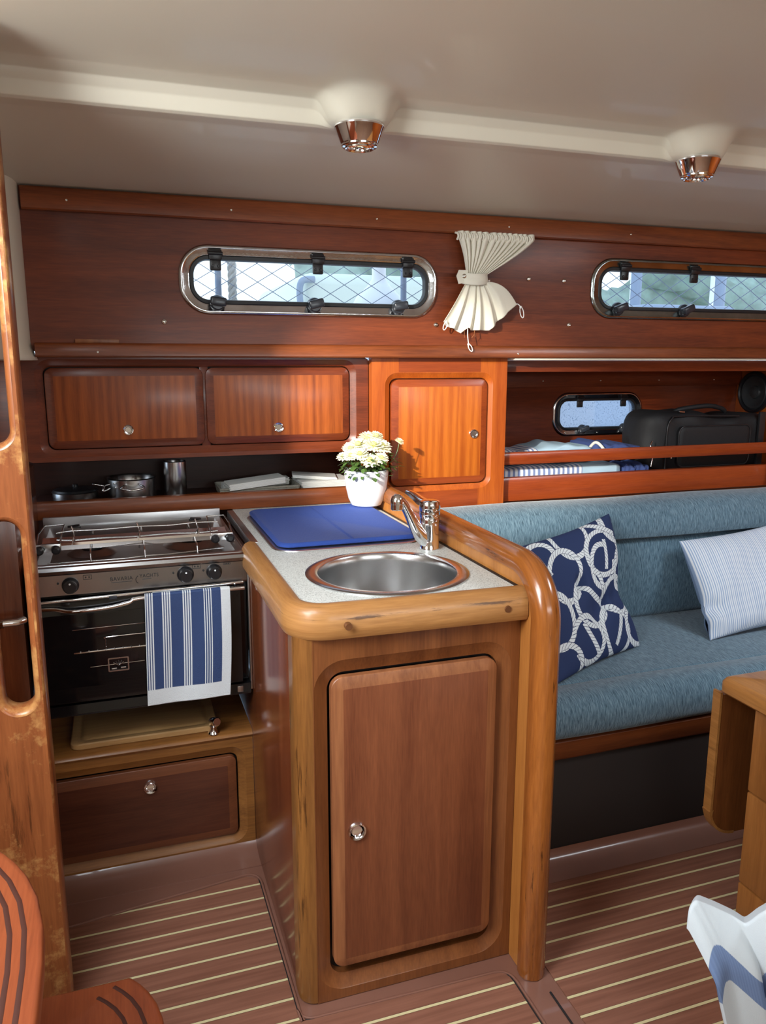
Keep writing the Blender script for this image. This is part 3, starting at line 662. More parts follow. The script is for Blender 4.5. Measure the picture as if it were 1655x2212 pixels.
# faucet
fx, fy = .745, 1.822
fa = thing('mixer_tap', 'chrome single-lever mixer tap with slanting spout beside the sink', 'tap', (fx, fy, .899))
lathe('body', 'chrome', [(0, .899), (.0262, .899), (.0262, .903), (.0248, .906), (.0242, .930), (.0245, .962), (.0252, .978), (.0242, .981), (.0262, .984), (.0268, .992), (.0262, .998), (0, .998)], (fx, fy, 0), 'z', 40, fa)
bm = bmesh.new()
rings = []
for i in range(40):
    pass
ang = math.atan2(1.803-fy, .652-fx); dx, dy = math.cos(ang), math.sin(ang); px_, py_ = -dy, dx
path = [(.008, .920, .017, .019), (.028, .938, .0165, .017), (.048, .968, .015, .014), (.064, .998, .0138, .0115), (.077, 1.020, .0130, .010), (.086, 1.032, .0125, .009), (.094, 1.037, .0128, .0105)]
for d, z, hw, ht in path:
    rg = []
    for k in range(16):
        a = 2*PI*k/16; c1 = math.copysign(abs(math.cos(a))**.6, math.cos(a))*hw; c2 = math.copysign(abs(math.sin(a))**.6, math.sin(a))*ht
        t_ = .62; rg.append((fx+dx*(d+c2*t_*-1)+px_*c1, fy+dy*(d-c2*t_)+py_*c1, z+c2*.8))
    rings.append(rg)
addloft(bm, rings, True, True); link('spout', me_from(bm), 'chrome', fa, smooth=50)
tx, ty = fx+dx*.098, fy+dy*.098
lathe('spout_head', 'chrome', [(0, 1.051), (.007, 1.050), (.013, 1.045), (.0165, 1.036), (.0165, 1.026), (.0155, 1.025), (.0155, 1.012), (.0135, 1.010), (.012, 1.013), (0, 1.013)], (tx, ty, 0), 'z', 32, fa)
bm = bmesh.new(); addlathe(bm, [(0, .999), (.0262, .999), (.0272, 1.002), (.0268, 1.016), (.0245, 1.024), (.018, 1.027), (0, 1.027)], (fx, fy, 0), 'z', 36)
t_ = bmesh.new()
addloft(t_, [[(d, c1*w_, z+c2*h) for c1, c2 in ((1, -1), (1, .6), (.6, 1), (-.6, 1), (-1, .6), (-1, -1))] for d, z, w_, h in ((-.015, 1.014, .020, .010), (.03, 1.020, .017, .007), (.06, 1.032, .014, .005), (.082, 1.038, .011, .004))], True, True)
merge(bm, t_, Matrix.Translation((fx, fy, 0)) @ Matrix.Rotation(math.radians(112), 4, 'Z'))
bmesh.ops.remove_doubles(bm, verts=bm.verts, dist=2e-5)
lv = link('lever', me_from(bm), 'chrome', fa, smooth=40)
o = lathe('indicator', 'black', [(0, 0), (.0028, 0), (.003, .001)], (0, 0, 0), 'y', 14, fa); o.matrix_parent_inverse = Matrix(); o.location = (-.008, -.0268, .111)

# ================================================================== STOVE
st = thing('gas_cooker', 'stainless steel gimballed cooker with two burners and black oven door', 'stove', (.02, 2.2, .49))
SX0, SX1, SY = -.232, .298, 1.992
bm = bmesh.new()
addbox(bm, SX0, SX1, SY+.012, 2.495, .53, .845, .003)
link('body', me_from(bm), 'enamel', st, smooth=40)
# top: rim, recessed hob
bm = bmesh.new()
addloft(bm, [[XY(a, b, z) for a, b in rrect(SX0+i, SY+i, SX1-i, 2.495-i, .012)] for i, z in ((.002, .846), (0, .852), (0, .880), (.004, .886), (.012, .888), (.024, .885))])
hobo = rrect(SX0+.024, SY+.024, SX1-.024, 2.471, .012); hobi = rrect(SX0+.045, SY+.045, SX1-.045, 2.38, .02)
addloft(bm, [[XY(a, b, .885) for a, b in hobo], [XY(a, b, .858) for a, b in hobi]])
link('hob_rim', me_from(bm), 'steelmat', st, smooth=40)
bm = bmesh.new(); f = bm.faces.new([bm.verts.new(XY(a, b, .858)) for a, b in hobi])
link('hob_plate', me_from(bm), 'hobdark', st)
for bx, by, br in ((-.085, 2.225, .045), (.182, 2.245, .055)):
    bu = lathe('burner_cup', 'hobdark', [(br*1.45, .8585), (br*1.3, .8605), (br*1.0, .870), (br*.8, .872), (br*.75, .866), (0, .864)], (bx, by, 0), 'z', 40, st)
    bm = bmesh.new(); addlathe(bm, [(0, .886), (br*.55, .886), (br*.62, .883), (br*.62, .872), (br*.5, .866)], (bx, by, 0), 'z', 40)
    for k in range(20):
        a = 2*PI*k/20; t_ = bmesh.new(); addbox(t_, br*.56, br*.68, -.0022, .0022, .874, .883); merge(bm, t_, Matrix.Translation((bx, by, 0)) @ Matrix.Rotation(a, 4, 'Z'))
    link('burner_cap', me_from(bm), 'iron', bu, smooth=40)
# pan supports
bm = bmesh.new()
for x in (-.085, .048, .182):
    addtube(bm, [(x, 2.07, .860), (x, 2.075, .890), (x, 2.09, .895), (x, 2.16, .895)], .0022, 8)
    addtube(bm, [(x, 2.30, .895), (x, 2.36, .895), (x, 2.375, .885), (x, 2.38, .862)], .0022, 8)
for x in (-.17, .27, .048):
    addtube(bm, [(x-.01, 2.225, .862), (x-.01, 2.225, .893), (x+(.05 if x < 0 else -.05), 2.225, .895)], .0022, 8)
addtube(bm, [(-.19, 2.10, .866), (0, 2.085, .869), (.05, 2.085, .872), (.11, 2.10, .868), (.27, 2.14, .866)], .002, 8)
link('pan_support', me_from(bm), 'steel', st, smooth=50)
# backsplash
bm = bmesh.new(); addbox(bm, SX0+.004, SX1-.004, 2.488, 2.500, .86, .912, .002); t_ = bmesh.new()
link('back_panel', me_from(bm), 'steelmat', st, smooth=40)
# fiddle rail: trough bar with clamps and wire pot holders
bm = bmesh.new()
pr_ = [(2.128, .893), (2.126, .905), (2.130, .911), (2.150, .914), (2.172, .918), (2.180, .914), (2.180, .905), (2.150, .900), (2.135, .893)]
addloft(bm, [[(x, a, b) for a, b in pr_] for x in (SX0+.03, SX1-.03)], True, True); fb = link('fiddle_bar', me_from(bm), 'chrome', st, smooth=30)
bm = bmesh.new()
for x in (-.13, .035, .19):
    addtube(bm, smoothpath([(x, 2.128, .905), (x+.004, 2.145, .922), (x+.003, 2.175, .926), (x-.002, 2.178, .944)]), .0022, 8)
addtube(bm, smoothpath([(-.17, 2.178, .928), (-.13, 2.178, .932), (-.05, 2.178, .931), (.035, 2.178, .933), (.12, 2.178, .931), (.19, 2.178, .934), (.25, 2.178, .932)]), .002, 8)
link('wire_bar', me_from(bm), 'steel', fb, smooth=50)
for sx_, s in ((SX0+.045, 1), (SX1-.045, -1)):
    bm = bmesh.new(); addbox(bm, sx_-.03, sx_+.03, 2.112, 2.124, .892, .914, .002)
    cl_ = link('clamp', me_from(bm), 'steel', st, smooth=40)
    for k_ in (-.020, .020):
        lathe('clamp_knob', 'black', [(0, 2.088), (.006, 2.088), (.0105, 2.092), (.012, 2.099), (.010, 2.107), (.006, 2.112)], (sx_+k_, 0, .901), 'y', 20, cl_)
    bm = bmesh.new()
    addtube(bm, [(sx_-.028, 2.12, .905), (sx_-.028, 2.19, .925), (sx_-.02, 2.30, .925), (sx_+.03, 2.30, .925), (sx_+.03, 2.19, .925), (sx_+.028, 2.12, .905)], .0022, 8)
    addtube(bm, [(sx_+.03*s*-1, 2.12, .90), (sx_-.034*s, 2.11, .88), (sx_-.034*s, 2.10, .862)], .0022, 8)
    link('pot_holder_wire', me_from(bm), 'steel', cl_, smooth=50)
    bm = bmesh.new(); x_ = sx_+s*.045
    addtube(bm, [(x_+s*.03, 2.25, .927), (x_, 2.235, .932), (x_+s*.028, 2.22, .938)], .003, 6)
    link('pot_holder_tip', me_from(bm), 'black', cl_, smooth=50)
# control panel
bm = bmesh.new(); addloft(bm, [[(x, a, b) for a, b in [(SY, .884), (SY-.008, .882), (SY-.012, .874), (SY-.010, .866), (SY-.004, .862), (SY-.006, .812), (SY-.002, .806), (SY+.016, .806), (SY+.016, .884)]] for x in (SX0, SX1)], True, True)
cp = link('control_panel', me_from(bm), 'panelsteel', st, smooth=30)
for kx, kz, rr in ((-.132, .836, .0185), (.142, .840, .0195), (.214, .841, .0185)):
    kb = lathe('control_knob', 'black', [(0, SY-.031), (rr*.72, SY-.031), (rr*.86, SY-.028), (rr*.9, SY-.014), (rr*1.06, SY-.010), (rr*1.1, SY-.004), (rr*1.05, SY)], (kx, 0, kz), 'y', 36, st)
    lathe('pointer_mark', 'white', [(0, SY-.0322), (.0022, SY-.0322), (.0024, SY-.031)], (kx, 0, kz+rr*.5), 'y', 12, kb)
# small pictograms and lettering
def icon(x, z, w_=.020, h=.011, dots=1):
    bm = bmesh.new(); y = SY-.0062
    addplate(bm, rect(x-w_/2, z-h/2, x+w_/2, z+h/2), [rect(x-w_/2+.0008, z-h/2+.0008, x+w_/2-.0008, z+h/2-.0008)], y-.0004, y+.002)
    if dots:
        addlathe(bm, [(0, y-.0004), (.0018, y-.0004), (.0018, y+.001)], (x-.004, 0, z), 'y', 12)
        addlathe(bm, [(.0012, y-.0004), (.0020, y-.0004), (.0020, y+.001)], (x+.004, 0, z), 'y', 12)
    else:
        for k in (-.004, 0, .004): addbox(bm, x+k-.001, x+k+.001, y-.0004, y+.001, z-.004, z-.001)
    link('pictogram', me_from(bm), 'label', cp)
icon(-.092, .853); icon(.170, .858); icon(.247, .862, .018, .010, 0)
def diamond(x, z):
    bm = bmesh.new(); y = SY-.0062; addloft(bm, [[(x, d, z+.0035), (x+.003, d, z), (x, d, z-.0035), (x-.003, d, z)] for d in (y-.0004, y+.001)], True, True); link('pictogram', me_from(bm), 'label', cp)
diamond(.112, .846); diamond(.187, .846); diamond(-.160, .843)
def text(body, size, loc, rot, mat, parent, name='lettering', ext=.0003, align='LEFT', squash=1.0):
    c = D.curves.new(name, 'FONT'); c.body = body; c.size = size; c.extrude = ext; c.align_x = align; c.resolution_u = 3; c.space_character = 1.08
    t = D.objects.new('t', c); COL.objects.link(t); dg = bpy.context.evaluated_depsgraph_get(); dg.update()
    me = D.meshes.new_from_object(t.evaluated_get(dg)); D.objects.remove(t)
    me.transform(Matrix.Translation(loc) @ rot @ Matrix.Diagonal((squash, 1, 1, 1)))
    return link(name, me, mat, parent)
RX = Matrix.Rotation(PI/2, 4, 'X')
text('BAVARIA', .0135, (-.040, SY-.0055, .838), RX, 'label', cp, ext=.0008, squash=.93)
text('YACHTS', .0125, (.030, SY-.0055, .841), RX, 'label', cp, ext=.0008, squash=.93)
bm = bmesh.new()
for a, b in (((-.038, .834), (.012, .834)), ((.036, .836), (.058, .837))): addtube(bm, [(a[0], SY-.0056, a[1]), (b[0], SY-.0056, b[1])], .0007, 5)
addtube(bm, smoothpath([(.026, SY-.0056, .846), (.021, SY-.0056, .839), (.022, SY-.0056, .831), (.026, SY-.0056, .827)], 5), .0009, 5)
link('logo_mark', me_from(bm), 'label', cp)
# oven door
od = xprism('oven_door', 'enamel', [(SY, .530), (SY-.014, .534), (SY-.018, .545), (SY-.018, .790), (SY-.014, .800), (SY, .802)], SX0+.004, .277, st)
box('window_glass', 'enamel', SX0+.03, .25, SY-.0192, SY-.018, .575, .765, .0005, od)
# things seen through/printed in the window: rack and emblem
bm = bmesh.new(); y = SY-.0197
addtube(bm, [(-.135, y, .725), (.035, y, .727)], .0009, 6); addtube(bm, [(-.135, y, .665), (.035, y, .666)], .0018, 6)
addtube(bm, smoothpath([(-.060, y, .668), (-.060, y, .693), (-.055, y, .699), (.035, y, .700)], 5), .0011, 6); addtube(bm, [(-.10, y, .625), (.03, y, .627)], .0005, 6)
for k in range(8): addlathe(bm, [(0, y-.003), (.0016, y-.002), (.002, y)], (-.12+k*.02, 0, .668), 'y', 8)
link('oven_rack', me_from(bm), 'chrome', od, smooth=50)
bm = bmesh.new(); addplate(bm, rrect(-.058, .607, -.008, .643, .003), [rrect(-.055, .610, -.011, .640, .002)], y-.0008, y+.001)
for a in (-.9, -.45, 0, .45, .9): addtube(bm, [(-.033, y, .622), (-.033+.016*math.sin(a), y, .622+.013*math.cos(a))], .0012, 6)
addtube(bm, [(-.050, y, .614), (-.038, y, .614)], .002, 6); addtube(bm, [(-.028, y, .615), (-.016, y, .615)], .002, 6)
link('oven_emblem', me_from(bm), 'emblem', od, smooth=40)
# towel rail / door handle and safety rail
bm = bmesh.new()
addtube(bm, smoothpath([(SX0+.01, SY-.030, .788), (-.17, SY-.034, .786), (-.13, SY-.046, .781), (-.05, SY-.050, .784), (.0, SY-.050, .792), (.04, SY-.046, .800), (.285, SY-.040, .800)], 8), .0048, 12)
addtube(bm, [(.265, SY-.04, .800), (.265, SY-.016, .800)], .004, 10); addtube(bm, [(SX0+.015, SY-.03, .788), (SX0+.015, SY-.016, .788)], .004, 10)
link('door_handle', me_from(bm), 'chrome', od, smooth=50)
bm = bmesh.new(); addtube(bm, [(SX0+.01, SY-.022, .801), (.285, SY-.022, .811)], .0038, 12); link('handle_rod', me_from(bm), 'chrome', od, smooth=50)
box('door_stop', 'latch', -.045, -.026, SY-.03, SY-.014, .797, .806, .002, od)
# right-hand side strip & foot rail
box('side_strip', 'steelmat', .2995, .3045, SY-.004, SY+.014, .505, .842, .001, st)
xprism('bottom_rail', 'enamel', [(SY-.010, .497), (SY-.014, .503), (SY-.010, .526), (SY+.02, .529), (SY+.02, .497)], SX0, .298, st)
tube('gimbal_rail', 'chrome', [(-.42, 1.93, .770), (-.25, 1.935, .771), (-.236, 1.95, .771)], .0085, 14, False, st)
lathe('gimbal_flange', 'chrome', [(0, -.300), (.016, -.300), (.016, -.294), (.010, -.290), (.010, -.28)], (0, 1.932, .7705), 'x', 20, st)
# cut edge plate corner, bright worn spot
box('worn_corner', 'steelmat', .262, .277, SY-.0145, SY-.0135, .505, .522, .001, st)
# tea towel on the handle
TW = S(226, 232, 236)[:3]; TN = S(60, 78, 120)[:3]
def towel_fn(U, V):
    x = .0385+.207*U+.004*np.sin(V*3)*U-.008*V
    L = .300; s = V*(L+.02)
    y = np.where(s < .02, SY-.050-.009*np.sin(np.clip(s/.02, 0, 1)*PI/2), SY-.059-.002*np.sin(U*9+V*2)*np.clip(V*2, 0, 1)+.010*V)
    z = np.where(s < .02, .8062+.0035*np.cos(np.clip(s/.02, 0, 1)*PI/2)*1.0, .806-(s-.02)*(.965+.0*U))
    return x, y, z
def towel_col(u, v):
    c = np.tile(TN, (len(u), 1))
    lines = [.012, .028, .044, .062]
    for c0 in (.035, .235, .475, .72):
        for k in (-.045, -.018, .009, .036):
            m_ = np.abs(u-(c0+k+.012)) < .0068; c[m_] = TW
    c[(u > .885) | (v > .865) | (u < .006)] = TW
    return c
o = gridmesh('tea_towel', 'terry', 260, 160, towel_fn, towel_col, thick=.004); tag(o, 'navy and white striped terry towel hanging over the oven door handle', 'towel')
o = gridmesh('towel_back', 'terry', 20, 40, lambda U, V: (.058+.185*U-.004*V, SY-.028+.0*U-.0, .806-.285*V), lambda u, v: np.tile(TW, (len(u), 1)), parent=D.objects['tea_towel'], thick=.003)

# ================================================================== LOW LOCKER below stove
lo = thing('low_locker', 'low brown locker with flap door under the cooker', 'cabinet', (.03, 2.03, 0))
face_frame('face_frame', lo, rect(-.30, .012, .305, .352), (-.245, .052, .262, .302), .022, 2.03, 'low', cw=.022, depth=.010)
d_ = panel_door('door', lo, -.240, .057, .257, .296, .018, 2.033, 'lowdoor', 'lowbevel', bw=.024); knobset(d_, .026, 2.024, .247, .0185)
xprism('top_board', 'low', [(2.026, .350), (2.022, .356), (2.026, .362), (2.034, .366), (2.49, .366), (2.49, .350)], -.30, .305, lo)
box('backing', 'dark', -.30, .30, 2.062, 2.08, .01, .349, 0, lo)
# bamboo board
bm = bmesh.new(); addloft(bm, [[(a, b, z) for a, b in rrect(-.168+i, 2.052+i, .215-i, 2.30-i, .022)] for i, z in ((.003, .3665), (0, .370), (0, .381), (.003, .384), (.018, .384), (.021, .3815), (.027, .3815), (.030, .384))], True, True)
o = link('cutting_board', me_from(bm), 'tray', None, smooth=40); tag(o, 'pale bamboo chopping board with juice groove lying below the cooker', 'cutting board')
# chrome latch
la = thing('barrel_latch', 'small chrome swivel latch standing on the low locker edge beside the board', 'latch', (.200, 2.042, .366))
lathe('base', 'chrome', [(0, .3665), (.016, .3665), (.016, .369), (.013, .373), (.0095, .380), (.0095, .388), (0, .390)], (.200, 2.042, 0), 'z', 28, la)
bm = bmesh.new(); t_ = bmesh.new(); addlathe(t_, [(0, -.018), (.010, -.018), (.0125, -.015), (.0125, .014), (.009, .018), (0, .018)], (0, 0, 0), 'y', 28)
merge(bm, t_, Matrix.Translation((.204, 2.038, .401)) @ Matrix.Rotation(.3, 4, 'Z') @ Matrix.Rotation(-.35, 4, 'X')); link('barrel', me_from(bm), 'chrome', la, smooth=40)

# ================================================================== SHELF ITEMS
pn = thing('frying_pan', 'shallow black pan with steel rim at the left end of the shelf', 'pan', (-.135, 2.67, .931))
lathe('pan_body', 'steel', [(0, .9315), (.062, .9315), (.068, .936), (.070, .960), (.0725, .962), (.070, .9635), (.067, .960), (.064, .940), (0, .938)], (-.140, 2.665, 0), 'z', 48, pn)
lathe('lid', 'black', [(.070, .963), (.066, .969), (.03, .974), (.008, .976), (.008, .984), (0, .985)], (-.140, 2.665, 0), 'z', 40, pn)
sp = thing('saucepan', 'stainless steel saucepan with wire side handle in the middle of the shelf', 'pan', (.03, 2.66, .931))
lathe('pan_body', 'steel', [(0, .9315), (.070, .9315), (.075, .936), (.0755, .996), (.0785, .998), (.0755, 1.000), (.072, .995), (.071, .942), (0, .940)], (.034, 2.668, 0), 'z', 56, sp)
bm = bmesh.new(); addtube(bm, smoothpath([(.034+.02, 2.592, .985), (.034+.035, 2.565, .978), (.034, 2.556, .972), (-.001, 2.565, .978), (.014, 2.592, .985)], 6), .003, 8)
addtube(bm, smoothpath([(-.035, 2.62, .985), (-.055, 2.60, .985), (-.075, 2.595, .99), (-.085, 2.60, .992)], 6), .003, 8); addtube(bm, smoothpath([(-.035, 2.615, .972), (-.055, 2.59, .968), (-.05, 2.60, .985)], 6), .003, 8)
link('wire_handle', me_from(bm), 'chrome', sp, smooth=50)
o = lathe('steel_canister', 'steel', [(0, .9315), (.036, .9315), (.037, .934), (.037, 1.046), (.0355, 1.048), (.034, 1.044), (.033, .94), (0, .938)], (.172, 2.66, 0), 'z', 40); tag(o, 'tall brushed steel canister standing right of the saucepan', 'canister')
wb = thing('wicker_tray', 'flat grey woven tray holding folded napkins on the shelf', 'tray', (.44, 2.64, .931))
bm = bmesh.new()
addloft(bm, [[XY(a, b, z) for a, b in rrect(.312-i, 2.575-i, .572+i, 2.72+i, .01)] for i, z in ((0, .932), (.006, .960), (.003, .961), (-.003, .936))], False, True)
link('woven_body', me_from(bm), 'wicker', wb, smooth=30)
bm = bmesh.new()
for z in (.938, .944, .950, .956):
    e_x = (z-.932)/.028*.006+.0015; addtube(bm, [(.312-e_x+.262*t+.0*t, 2.575-e_x+.0015*math.sin(t*60+z*900), z) for t in [i/40 for i in range(41)]], .0022, 6)
link('woven_strands', me_from(bm), 'wicker', wb, smooth=50)
def stack(nm, lab, x0, x1, y0, y1, z0, n_, tilt, rot, grp=None):
    bm = bmesh.new()
    for k in range(n_):
        t_ = bmesh.new(); j = random.uniform(-.003, .003)
        addbox(t_, -(x1-x0)/2+j, (x1-x0)/2+j, -(y1-y0)/2, (y1-y0)/2, k*.0026, k*.0026+.0022, .0008, 1); merge(bm, t_)
    bmesh.ops.transform(bm, matrix=Matrix.Translation(((x0+x1)/2, (y0+y1)/2, z0)) @ Matrix.Rotation(rot, 4, 'Z') @ Matrix.Rotation(tilt, 4, 'Y'), verts=bm.verts)
    o = link(nm, me_from(bm), 'paper'); tag(o, lab, 'napkins', grp); return o
stack('napkin_stack', 'tilted bundle of white folded napkins lying across the woven tray', .335, .525, 2.56, 2.66, .962, 8, -.09, .06)
stack('napkin_stack', 'loose napkins at the back of the woven tray behind the tilted bundle', .33, .56, 2.665, 2.73, .943, 9, -.06, .0)
stack('napkin_stack', 'thick pile of white napkins on the shelf beside the flower pot', .585, .765, 2.60, 2.74, .9325, 13, .0, .03)
stack('napkin_stack', 'few creased napkins lying askew on top of the thick pile', .575, .73, 2.63, 2.73, .968, 4, .07, -.2)

# ================================================================== FLOWER POT
pc_ = (.748, 2.372)
fp = thing('potted_chrysanthemum', 'white ceramic pot of cream chrysanthemums on the worktop', 'potted plant', (pc_[0], pc_[1], .9155))
PZ = .9155
lathe('pot', 'white', [(0, PZ), (.040, PZ), (.048, PZ+.004), (.058, PZ+.025), (.066, PZ+.06), (.0705, PZ+.10), (.0715, PZ+.115), (.070, PZ+.118), (.067, PZ+.114), (.063, PZ+.09), (0, PZ+.085)], (pc_[0], pc_[1], 0), 'z', 56, fp)
lathe('soil', 'soil', [(.066, PZ+.095), (.03, PZ+.104), (0, PZ+.106)], (pc_[0], pc_[1], 0), 'z', 24, fp)
bm = bmesh.new(); rnd = random.Random(3)
def addleaf(bm, base, dirv, L, Wd):
    dirv = Vector(dirv).normalized(); side = dirv.cross(Vector((0, 0, 1))).normalized(); upn = side.cross(dirv)
    pts = []
    outl = [(0, .0), (.15, .25), (.3, .75), (.42, .55), (.55, 1), (.68, .6), (.8, .7), (1, 0)]
    L1 = [bm.verts.new(Vector(base)+dirv*L*a+side*Wd*b*.5+upn*(-.25*L*a*a+.12*Wd*b)) for a, b in outl]
    R1 = [bm.verts.new(Vector(base)+dirv*L*a-side*Wd*b*.5+upn*(-.25*L*a*a+.12*Wd*b)) for a, b in outl]
    C1 = [bm.verts.new(Vector(base)+dirv*L*a+upn*(-.25*L*a*a)) for a, b in outl]
    for i in range(len(outl)-1):
        for q in ((L1[i], L1[i+1], C1[i+1], C1[i]), (C1[i], C1[i+1], R1[i+1], R1[i])):
            try: bm.faces.new(q)
            except ValueError: pass
for k in range(190):
    a = rnd.uniform(0, 2*PI); rr = rnd.uniform(.015, .075); h = rnd.uniform(.105, .165)-max(0, rr-.06)*.8
    base = (pc_[0]+rr*math.cos(a), pc_[1]+rr*math.sin(a), PZ+h); addleaf(bm, base, (math.cos(a), math.sin(a), rnd.uniform(-.5, .7)), rnd.uniform(.022, .036), rnd.uniform(.014, .022))
for k in range(8): addleaf(bm, (pc_[0]+.085+.012*math.cos(k), pc_[1]-.02+.01*math.sin(k*2), PZ+.125+.012*(k % 4)), (math.cos(k*1.3)+.6, math.sin(k*1.3), .2), .028, .016)
link('foliage', me_from(bm, recalc=False), 'leaf', fp, label='serrated green leaves')
bm = bmesh.new()
FLW = [(-.060, -.03, .165, .026), (-.035, -.045, .170, .030), (-.005, -.055, .150, .033), (.012, -.035, .195, .036), (.040, -.03, .190, .036), (-.028, -.005, .195, .034), (.008, .005, .215, .034), (-.072, .01, .158, .024), (.055, .01, .180, .030), (.030, -.062, .158, .026), (-.045, .03, .185, .028), (.105, -.02, .205, .017), (.02, .04, .205, .03), (-.055, -.005, .185, .024), (.03, -.01, .222, .026)]
for fx_, fy_, fz_, fr_ in FLW:
    c0 = Vector((pc_[0], pc_[1], PZ+.09)); c1 = Vector((pc_[0]+fx_, pc_[1]+fy_, PZ+fz_-.006)); addtube(bm, smoothpath([c0+(c1-c0)*.1, c0+(c1-c0)*.5+Vector((fx_*.3, fy_*.3, 0)), c1], 4), .0014, 5)
link('stems', me_from(bm), 'leaf', fp, smooth=50)
for fx_, fy_, fz_, fr_ in FLW:
    bm = bmesh.new(); c = Vector((pc_[0]+fx_, pc_[1]+fy_, PZ+fz_)); ax = Vector((fx_*3, fy_*3-.25, .8)).normalized(); q = ax.to_track_quat('Z', 'Y')
    for ring, (n_, el, ln) in enumerate(((20, .05, 1.0), (18, .35, .95), (15, .65, .85), (11, .95, .7), (7, 1.25, .5))):
        for k in range(n_):
            a = 2*PI*(k+.5*(ring % 2))/n_+rnd.uniform(-.08, .08); e1 = el+rnd.uniform(-.08, .08); L = fr_*ln*rnd.uniform(.9, 1.05); wd = fr_*.14
            d = Vector((math.cos(a)*math.cos(e1), math.sin(a)*math.cos(e1), math.sin(e1))); s = Vector((-math.sin(a), math.cos(a), 0)); n_v = d.cross(s)
            pts = [(0, .35), (.45, 1), (.85, .9), (1.0, .3)]
            l1 = [bm.verts.new(c+q @ (d*L*t+s*wd*b+n_v*(-.10*L*t*t))) for t, b in pts]; r1 = [bm.verts.new(c+q @ (d*L*t-s*wd*b+n_v*(-.10*L*t*t))) for t, b in pts]
            for i in range(3): bm.faces.new((l1[i], l1[i+1], r1[i+1], r1[i]))
    fl = link('flower_head', me_from(bm, recalc=False), 'petal', fp)
    bm = bmesh.new(); bmesh.ops.create_icosphere(bm, subdivisions=2, radius=fr_*.28); bmesh.ops.transform(bm, matrix=Matrix.Translation(c+ax*fr_*.2), verts=bm.verts); link('flower_centre', me_from(bm), 'petalc', fl, smooth=True)

# ================================================================== SALOON SHELF ITEMS
def blob(name, mat, x0, x1, y0, y1, z0, z1, seed=0, amp=.006, n_=24, colr=None, freq=14, round_=.35, topfn=None, thick=0):
    def fn(U, V):
        th = 2*PI*V; e = round_
        cx = np.sign(np.cos(th))*np.abs(np.cos(th))**e; cz = np.sign(np.sin(th))*np.abs(np.sin(th))**e
        endt = np.clip(np.minimum(U, 1-U)/.06, 0, 1)**.5
        x = x0+(x1-x0)*U; yy = (y0+y1)/2+(y1-y0)/2*cx*(.75+.25*endt)*np.where((U == 0) | (U == 1), 0, 1)
        zc = (z0+z1)/2; hh = (z1-z0)/2; zt_ = zc+hh*cz*(.6+.4*endt)*np.where((U == 0) | (U == 1), 0, 1)
        if topfn is not None: zt_ = np.where(cz > 0, z0+(zt_-z0)*topfn(U), zt_)
        wv = amp*(np.sin(U*freq+seed+V*9)+.6*np.sin(U*freq*2.3+V*17+seed*2))
        return x, yy+wv*.6*endt, zt_+wv*np.clip(cz, 0, 1)*endt
    return gridmesh(name, mat, max(n_*2, 40), 48, fn, colr, uvs=(1, 1))
stripe = lambda per, a, b, duty=.5, end=1.0, cend=None: (lambda u, v: np.where((u > end)[:, None], np.array(cend if cend is not None else a)[None], np.where(((u*per) % 1 < duty)[:, None], np.array(a)[None], np.array(b)[None])))
WHT = S(232, 236, 240)[:3]; BLU = S(128, 146, 190)[:3]; PBL = S(176, 204, 222)[:3]
def two(name, lab, x0, x1, y0, y1, z0, z1, per, end, seed, **k):
    o = blob(name, 'print', x0, x1, y0, y1, z0, z1, seed, colr=stripe(per, BLU, WHT, .45, end, PBL), n_=150, **k); tag(o, lab, 'folded cloth'); return o
two('folded_blanket', 'blue-grey and white striped folded cloth low on the saloon shelf behind the lower rail', 1.315, 1.86, 2.56, 2.78, .923, .985, 26, .66, 1, amp=.002)
two('folded_blanket', 'pale blue and striped cloth lying on top of the striped bundle beside the golden cabinet', 1.32, 1.76, 2.60, 2.80, .987, 1.058, 22, .42, 5, amp=.004, topfn=lambda U: .80+.28*np.exp(-((U-.68)/.16)**2))
o = blob('folded_jacket', 'navy', 1.765, 1.99, 2.62, 2.82, 1.0, 1.062, 3, .004, topfn=lambda U: 1-.35*U); tag(o, 'navy blue garment with cream band folded beside the small port', 'garment')
tube('collar_band', 'cloth', smoothpath([(1.762, 2.66, 1.030), (1.772, 2.63, 1.060), (1.79, 2.61, 1.044), (1.805, 2.605, 1.015)], 6), .006, 8, False, o)
o = blob('rolled_garment', 'navy', 1.868, 1.992, 2.57, 2.72, .923, .972, 8, .006); tag(o, 'crumpled violet-blue garment squeezed between the fiddle rails', 'garment')
# black bag
bgt = thing('laptop_bag', 'black nylon briefcase bag lying on the saloon shelf beside the small port', 'bag', (2.3, 2.72, .923))
def bagfn(U, V):
    th = 2*PI*V; e = .42
    cx = np.sign(np.cos(th))*np.abs(np.cos(th))**e; cz = np.sign(np.sin(th))*np.abs(np.sin(th))**e
    et = np.sqrt(np.clip(1-np.abs(2*U-1)**9, 0, 1))
    x = 2.00+.64*U; y = 2.725+.115*cx*et; z = 1.045+.120*cz*(.55+.45*et)*np.where(et > 0, 1, 0)
    z = z+np.where(cz > .5, .012*np.sin(U*7)+.006*np.sin(U*19), 0)
    return x, y+.004*np.sin(U*23+z*30), z
gridmesh('bag_body', 'bag', 90, 80, bagfn, parent=bgt)
bm = bmesh.new(); addloft(bm, rr_rings(2.14, .95, 2.50, 1.115, .03, [(0, 2.615), (0, 2.600), (.006, 2.594), (.02, 2.592)]), False, True); link('front_pocket', me_from(bm), 'bag', bgt, smooth=40)
